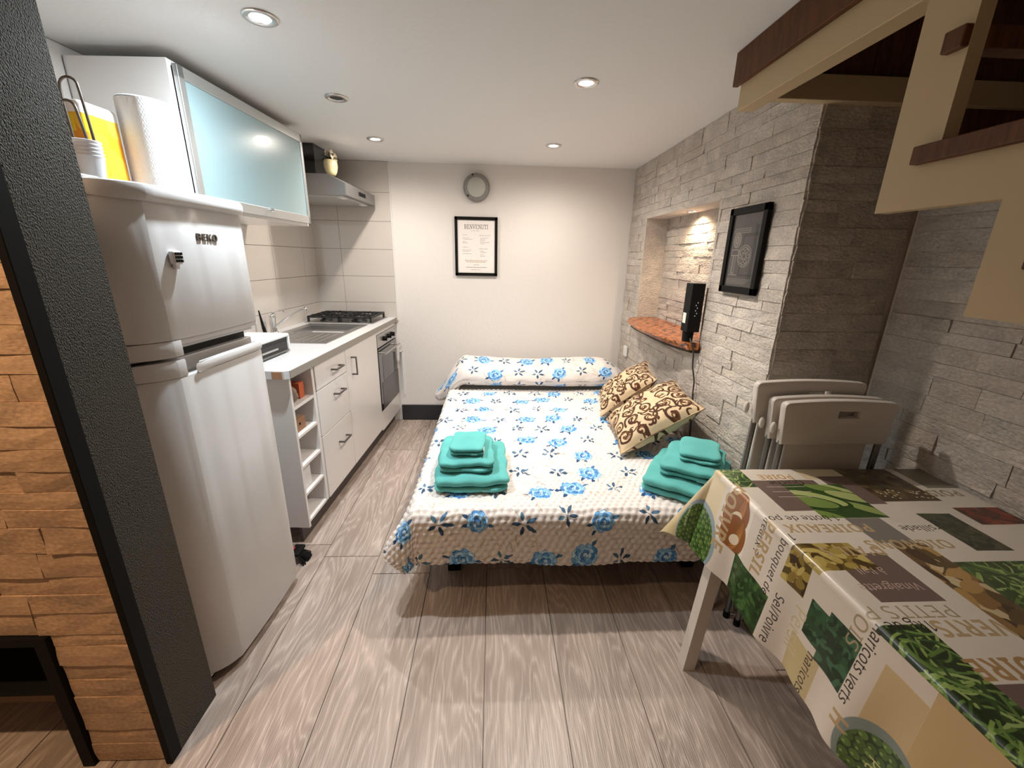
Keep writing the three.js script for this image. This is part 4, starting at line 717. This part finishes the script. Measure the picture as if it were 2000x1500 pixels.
{
  const y = BY + 0.016;
  towel('large folded turquoise bath towel at the bottom of the stack by the open bed side', [-0.095, y, -1.765], 0.325, 0.40, 0.062, 0.03, 1);
  towel('medium folded turquoise towel in the stack by the open bed side', [-0.118, y + 0.073, -1.76], 0.245, 0.30, 0.048, 0.02, 2);
  const a = towel('small folded turquoise face towel topping the stack by the open bed side', [-0.112, y + 0.132, -1.755], 0.155, 0.20, 0.034, -0.03, 3);
  part(a, 'care_label', bx(-0.036, -0.034, y + 0.136, y + 0.158, -1.70, -1.655, 0.0005), M.tag);
  towel('large folded turquoise bath towel at the bottom of the stack beside the table', [0.90, y, -1.66], 0.32, 0.40, 0.062, -0.62, 4);
  towel('medium folded turquoise towel in the stack beside the table', [0.925, y + 0.074, -1.665], 0.25, 0.31, 0.048, -0.58, 5);
  towel('small folded turquoise face towel topping the stack beside the table', [0.945, y + 0.133, -1.67], 0.17, 0.21, 0.034, -0.5, 6);
}

// ------------------------------------------------------------------ on the back wall
{
  const t = thing('bulkhead_light', 'round grey bulkhead wall lamp unlit above the welcome poster', 'wall lamp', [-0.136, 1.98, -3.6]);
  const L = (pts) => new THREE.LatheGeometry(pts.map(([r, y]) => new THREE.Vector2(r, y)), 40).rotateX(Math.PI / 2).translate(-0.136, 1.98, -3.6);
  part(t, 'housing', L([[0.0001, 0.0], [0.104, 0.0], [0.106, 0.02], [0.098, 0.042], [0.078, 0.05], [0.076, 0.045]]), M.lampGrey);
  part(t, 'glass', L([[0.078, 0.042], [0.06, 0.056], [0.03, 0.066], [0.0001, 0.069]]), M.lampGlass);
  for (const a of [1.9, 3.9]) part(t, 'screw', new THREE.CylinderGeometry(0.006, 0.006, 0.012, 10).rotateX(Math.PI / 2).translate(-0.136 + 0.093 * Math.cos(a), 1.98 + 0.093 * Math.sin(a), -3.553), M.black);
}
{
  const x0 = -0.316, x1 = 0.033, y0 = 1.303, y1 = 1.765, z = -3.6, t = thing('welcome_poster', 'black framed white welcome poster headed BENVENUTI on the back wall', 'framed poster', [-0.14, 1.30, -3.6]);
  part(t, 'frame', [bx(x0, x1, y1 - 0.024, y1, z, z + 0.02), bx(x0, x1, y0, y0 + 0.024, z, z + 0.02), bx(x0, x0 + 0.022, y0, y1, z, z + 0.02), bx(x1 - 0.022, x1, y0, y1, z, z + 0.02)], M.black);
  const g = new THREE.PlaneGeometry(x1 - x0 - 0.04, y1 - y0 - 0.044).translate((x0 + x1) / 2, (y0 + y1) / 2, z + 0.01); part(t, 'print', g, M.poster);
}
// ------------------------------------------------------------------ on the stone wall
{
  const z0 = -2.032, z1 = -1.752, y0 = 1.315, y1 = 1.688, x = 1.13, t = thing('framed_drawing', 'black framed dark technical drawing with a wheel on the stone wall', 'framed picture', [1.13, 1.31, -1.89]);
  part(t, 'frame', [bx(x - 0.02, x, y1 - 0.03, y1, z0, z1), bx(x - 0.02, x, y0, y0 + 0.03, z0, z1), bx(x - 0.02, x, y0, y1, z0, z0 + 0.028), bx(x - 0.02, x, y0, y1, z1 - 0.028, z1)], M.black);
  const g = new THREE.PlaneGeometry(z1 - z0 - 0.05, y1 - y0 - 0.056).rotateY(-Math.PI / 2).translate(x - 0.012, (y0 + y1) / 2, (z0 + z1) / 2); part(t, 'print', g, M.blueprint);
}
{
  const t = thing('live_edge_shelf', 'thick orange brown live-edge wood shelf in the stone niche', 'shelf', [1.15, 0.975, -2.7]);
  const pts = [[1.29, -3.20], [1.15, -3.205], [1.06, -3.17], [1.015, -3.08], [0.985, -2.95], [0.975, -2.75], [0.99, -2.55], [1.0, -2.4], [1.03, -2.27], [1.06, -2.17], [1.12, -2.155], [1.15, -2.2], [1.29, -2.2]];
  const g = plan(pts, 0.985, 1.03, [], 0.006), p = g.attributes.position;
  for (let i = 0; i < p.count; i++) { const x = p.getX(i), y = p.getY(i); if (x < 1.1) { const k = smooth(1.1 - x, 0, 0.12); p.setXYZ(i, x + (y < 1.0 ? 0.035 * k : 0), y - 0.012 * k * (y > 1 ? 1 : 0.2), p.getZ(i)); } }
  g.computeVertexNormals(); part(t, 'plank', g, M.liveWood);
  part(t, 'bark_underside', plan(pts.map(([x, z]) => [Math.max(x, 1.0) + 0.03, lerp(z, -2.7, 0.02)]).filter(([x]) => x < 1.3), 0.968, 0.987, [], 0.004), M.bark);
}
{
  const t = thing('cordless_charger', 'tall slim black charging box with white sticker on the niche shelf', 'charger', [1.075, 1.03, -2.20]);
  const c = part(t, 'case', bx(1.045, 1.115, 1.085, 1.342, -2.243, -2.165, 0.004), M.black);
  part(c, 'sticker', bx(1.0435, 1.0452, 1.13, 1.185, -2.23, -2.195, 0.0003), M.tag);
  for (let k = 0; k < 6; k++) part(c, 'status_mark', bx(1.075 + (k % 2) * 0.008, 1.079 + (k % 2) * 0.008, 1.17 + k * 0.014, 1.176 + k * 0.014, -2.1655, -2.164, 0.0003), M.white);
  part(t, 'foot', [rod([1.078, 1.03, -2.215], [1.078, 1.09, -2.215], 0.028, 0.03, 20)], M.black);
}
solo('power_cord', 'thin dark cord running down the stone wall from the niche shelf', 'cord', [1.09, 0.42, -2.05], tube([[1.075, 1.05, -2.175], [1.068, 1.03, -2.14], [1.085, 0.98, -2.135], [1.10, 0.90, -2.15], [1.115, 0.82, -2.14], [1.112, 0.74, -2.125], [1.115, 0.66, -2.11], [1.112, 0.55, -2.09], [1.112, 0.47, -2.08]], 0.0042, 80, 7), M.dark);
{
  const t = thing('wall_socket', 'small white wall socket low on the stone wall beside the pillow roll', 'socket', [1.125, 0.69, -3.37]);
  part(t, 'plate', bx(1.116, 1.13, 0.675, 0.76, -3.41, -3.335, 0.003), M.white); part(t, 'insert', bx(1.113, 1.117, 0.695, 0.74, -3.395, -3.35, 0.002), M.tag);
}

// ------------------------------------------------------------------ table with oilcloth
const TX0 = 0.802, TX1 = 1.552, TZ0 = -1.268, TZ1 = -0.07, TT = 0.745;
{
  const t = thing('dining_table', 'white table with slim square legs under the printed oilcloth', 'table', [1.18, 0, -0.67]);
  part(t, 'top', bx(TX0, TX1, TT - 0.03, TT, TZ0, TZ1, 0.004), M.chair);
  const leg = (x, z, fx, fz) => { const g = new THREE.BoxGeometry(0.044, TT - 0.03, 0.044, 1, 1, 1), p = g.attributes.position; for (let i = 0; i < p.count; i++) { const k = (0.5 - (p.getY(i) / (TT - 0.03)))/1; p.setXYZ(i, p.getX(i) + x + fx * k, p.getY(i) + (TT - 0.03) / 2, p.getZ(i) + z + fz * k); } g.computeVertexNormals(); return wuv(g); };
  for (const [x, z, fx, fz] of [[0.832, -1.20, -0.10, 0.06], [1.52, -1.23, 0, 0], [0.832, -0.11, -0.02, 0], [1.52, -0.11, 0, 0]]) part(t, 'leg', leg(x, z, fx, fz), M.chair);
}
{
  const LA = 0.325, LB = 0.28, R = 0.012, N1 = 150, N2 = 190;
  const place = (a, b) => {
    const oa = Math.max(0, -a), ob = Math.max(0, -b), r = Math.hypot(oa, ob), zz = TZ0 + Math.max(b, 0), p = V(TX0 - 0.003 + Math.max(a, 0), TT + 0.003 + (a > 0 && b > 0 ? 0.0012 * (1 + noise2(a * 5, b * 5)) : 0), zz);
    if (r < 1e-5) return p;
    const phi = Math.atan2(oa, ob), q = R * Math.PI / 2;
    let out = r < q ? R * Math.sin(r / R) : R, drop = r < q ? R * (1 - Math.cos(r / R)) : R + r - q;
    const ext = Math.max(0, r - 0.03), corner = Math.pow(Math.max(0, Math.sin(2 * phi)), 1.2) * (b < 0 ? 1 : 0), fold = b > 0 ? 0.30 * Math.sin(b * 21 + 0.6) + 0.14 * Math.sin(b * 47 + 2) : 0.1;
    const tilt = b < 0 ? 0.03 + 0.42 * corner + 0.06 * smooth(phi, 0.6, 1.5) : 0.09 + 0.13 * fold + 0.04 * Math.exp(-b / 0.1);
    const lim = ext * (1 - 0.12 * corner);
    out += lim * Math.sin(tilt); drop = drop - ext + lim * Math.cos(tilt);
    p.x -= out * Math.sin(phi); p.z -= b < 0 ? out * Math.cos(phi) : 0; p.y -= drop;
    return p;
  };
  const g = grid(N1, N2, (u, v) => { const a = lerp(-LA, TX1 - TX0 - 0.004, u), b = lerp(-LB, TZ1 - TZ0 + 0.0, v), p = place(a, b); return [p.x, p.y, p.z, (a - CU0) / (CU1 - CU0), 1 - (TZ0 + b - CZ0) / (CZ1 - CZ0)]; });
  const ix = g.index.array; for (let i = 0; i < ix.length; i += 3) { const t = ix[i]; ix[i] = ix[i + 1]; ix[i + 1] = t; }
  g.computeVertexNormals();
  solo('tablecloth', 'glossy oilcloth printed with vegetables and French recipe words over the table', 'tablecloth', [1.18, 0.43, -0.67], g, M.oil);
}
// folded chairs behind the table
function foldedChair(label, x0, z, top, lean) {
  const w = 0.408, x1 = x0 + w, h = 0.155, t = thing('folding_chair', label, 'folding chair', [x0 + w / 2, 0, z], { group: 'folded white chairs behind the table' });
  const s = new THREE.Shape(); const hw = w / 2; s.moveTo(-hw + 0.012, 0); s.lineTo(hw - 0.012, 0); s.lineTo(hw, h - 0.02); s.quadraticCurveTo(hw, h - 0.004, hw - 0.02, h - 0.004); s.quadraticCurveTo(0, h + 0.012, -hw + 0.02, h - 0.004); s.quadraticCurveTo(-hw, h - 0.004, -hw, h - 0.02); s.lineTo(-hw + 0.012, 0);
  const ho = new THREE.Path(); ho.moveTo(-0.01, h - 0.062); ho.lineTo(0.076, h - 0.062); ho.lineTo(0.076, h - 0.03); ho.lineTo(-0.01, h - 0.03); ho.closePath();
  ho.getPoints(); s.holes.push(ho);
  const b = new THREE.ExtrudeGeometry(s, { depth: 0.016, bevelEnabled: true, bevelSize: 0.004, bevelThickness: 0.006, bevelSegments: 3, curveSegments: 14 }).translate(x0 + hw, top - h, z - 0.008);
  part(t, 'backrest', toCreasedNormals(b, 0.6), M.chair);
  part(t, 'seat', bx(x0 + 0.04, x1 - 0.055, top - h - 0.41, top - h + 0.02, z - 0.024, z - 0.008, 0.007), M.chair);
  for (const x of [x0 + 0.018, x1 - 0.022]) part(t, 'leg', rod([x - lean, 0.008, z + 0.004], [x, top - h + 0.03, z], 0.0105, 0.0105, 14), M.steelDark, { label: 'dark metal tube' });
  for (const x of [x0 + 0.052, x1 - 0.066]) part(t, 'rear_leg', rod([x - lean, 0.008, z - 0.018], [x, top - h - 0.05, z - 0.018], 0.009, 0.009, 12), M.alu);
  part(t, 'hinge', [new THREE.SphereGeometry(0.014, 14, 10).scale(0.7, 1.6, 0.7).translate(x0 - 0.012, top - h + 0.05, z - 0.014)], M.chair);
  for (const x of [x0 + 0.018 - lean, x1 - 0.022 - lean]) part(t, 'foot_cap', rod([x, 0, z + 0.004], [x, 0.03, z + 0.004], 0.013, 0.013, 12), M.black);
}
foldedChair('folded white chair standing against the recess wall behind the other two', 0.967, -1.400, 1.037, 0.03);
foldedChair('middle one of the three folded white chairs behind the table', 1.006, -1.357, 0.992, 0.02);
foldedChair('folded white chair standing in front of the other two behind the table', 1.0215, -1.314, 0.9895, 0.015);

// ------------------------------------------------------------------ stairs and their opening
{
  const t = thing('staircase', 'cream painted staircase with dark wood treads above the table', 'staircase', [1.2, 0, -0.2]);
  const x0 = 0.868, zz = (pts) => { const s = new THREE.Shape(pts.map(([z, y]) => new THREE.Vector2(-z, y))); return wuv(new THREE.ExtrudeGeometry(s, { depth: 0.03, bevelEnabled: false }).rotateY(Math.PI / 2).translate(x0, 0, 0)); };
  const under = [[-0.975, 1.975], [-0.975, 1.563], [-0.727, 1.563]], over = [[-0.865, 1.975], [-0.865, 1.655]];
  for (let k = 1; k < 8; k++) { under.push([-0.727 + (k - 1) * 0.25, 1.563 - k * 0.2], [-0.727 + k * 0.25, 1.563 - k * 0.2]); }
  for (let k = 0; k < 8; k++) over.push([-0.615 + k * 0.25, 1.655 - k * 0.2], [-0.615 + k * 0.25, 1.655 - (k + 1) * 0.2]);
  under.push([1.02, 0.163], [1.02, 0.0], [1.385, 0.0]);
  part(t, 'stringer', zz([...under, ...over.reverse()]), M.cream);
  for (let k = 0; k < 8; k++) part(t, 'tread', bx(0.851, 1.556, 1.648 - k * 0.2, 1.682 - k * 0.2, -0.905 + k * 0.25, -0.60 + k * 0.25, 0.003), M.mahogany, k ? undefined : { label: 'dark wood tread' });
  part(t, 'tread', bx(0.853, 1.556, 1.838, 1.874, -0.905, -0.866, 0.003), M.mahogany);
}
{
  const t = thing('stair_opening_beam', 'cream beam with dark wood facing along the stair opening in the ceiling', 'beam', [0.88, 1.965, -0.4]);
  part(t, 'beam', bx(0.866, 0.925, 1.966, 2.149, -1.655, 1.58, 0.003), M.cream);
  part(t, 'facing_board', bx(0.846, 0.866, 2.046, 2.149, -1.674, 1.58, 0.002), M.mahogany, { label: 'dark mahogany facing board' });
}
{
  const t = thing('stair_header', 'cream header board with dark wood panel above the recess under the stairs', 'header', [1.24, 1.975, -1.56]);
  part(t, 'board', bx(0.926, 2.295, 1.976, 2.052, RC - 0.008, -1.548, 0.003), M.cream);
  for (let k = 0; k < 4; k++) part(t, 'lower_board', bx(1.574 + k * 0.18, 1.574 + (k + 1) * 0.18 - 0.002, 1.722, 1.976, RC - 0.008, RC + 0.008, 0.002), M.mahogany);
  for (let k = 0; k < 8; k++) part(t, 'panel_board', bx(0.926 + k * 0.171, 0.926 + (k + 1) * 0.171 - 0.002, 2.052, 2.498, RC - 0.008, RC + 0.008, 0.002), M.mahogany);
}
// ------------------------------------------------------------------ low shelf set in the tan stone wall
{
  const t = thing('recessed_shelf', 'black framed open shelf set low in the tan stone partition', 'shelf', [-1.6, 0, -0.98]);
  const xr = -1.160, xl = -2.1, z = -0.878;
  part(t, 'frame', [crisp(xr - 0.032, xr, 0, 0.48, z - 0.03, z), crisp(xl, xr - 0.032, 0.455, 0.48, z - 0.03, z), crisp(xl, xl + 0.03, 0, 0.455, z - 0.03, z)], M.black);
  part(t, 'shelf_board', crisp(xl, xr - 0.002, 0.245, 0.263, -1.08, z - 0.03), M.black);
  part(t, 'back_panel', crisp(xl, xr - 0.002, 0.002, 0.478, -1.085, -1.081), M.granite); part(t, 'side_panel', crisp(xr - 0.008, xr - 0.002, 0.002, 0.478, -1.081, z - 0.031), M.granite);
}
renderer.render(scene, camera);
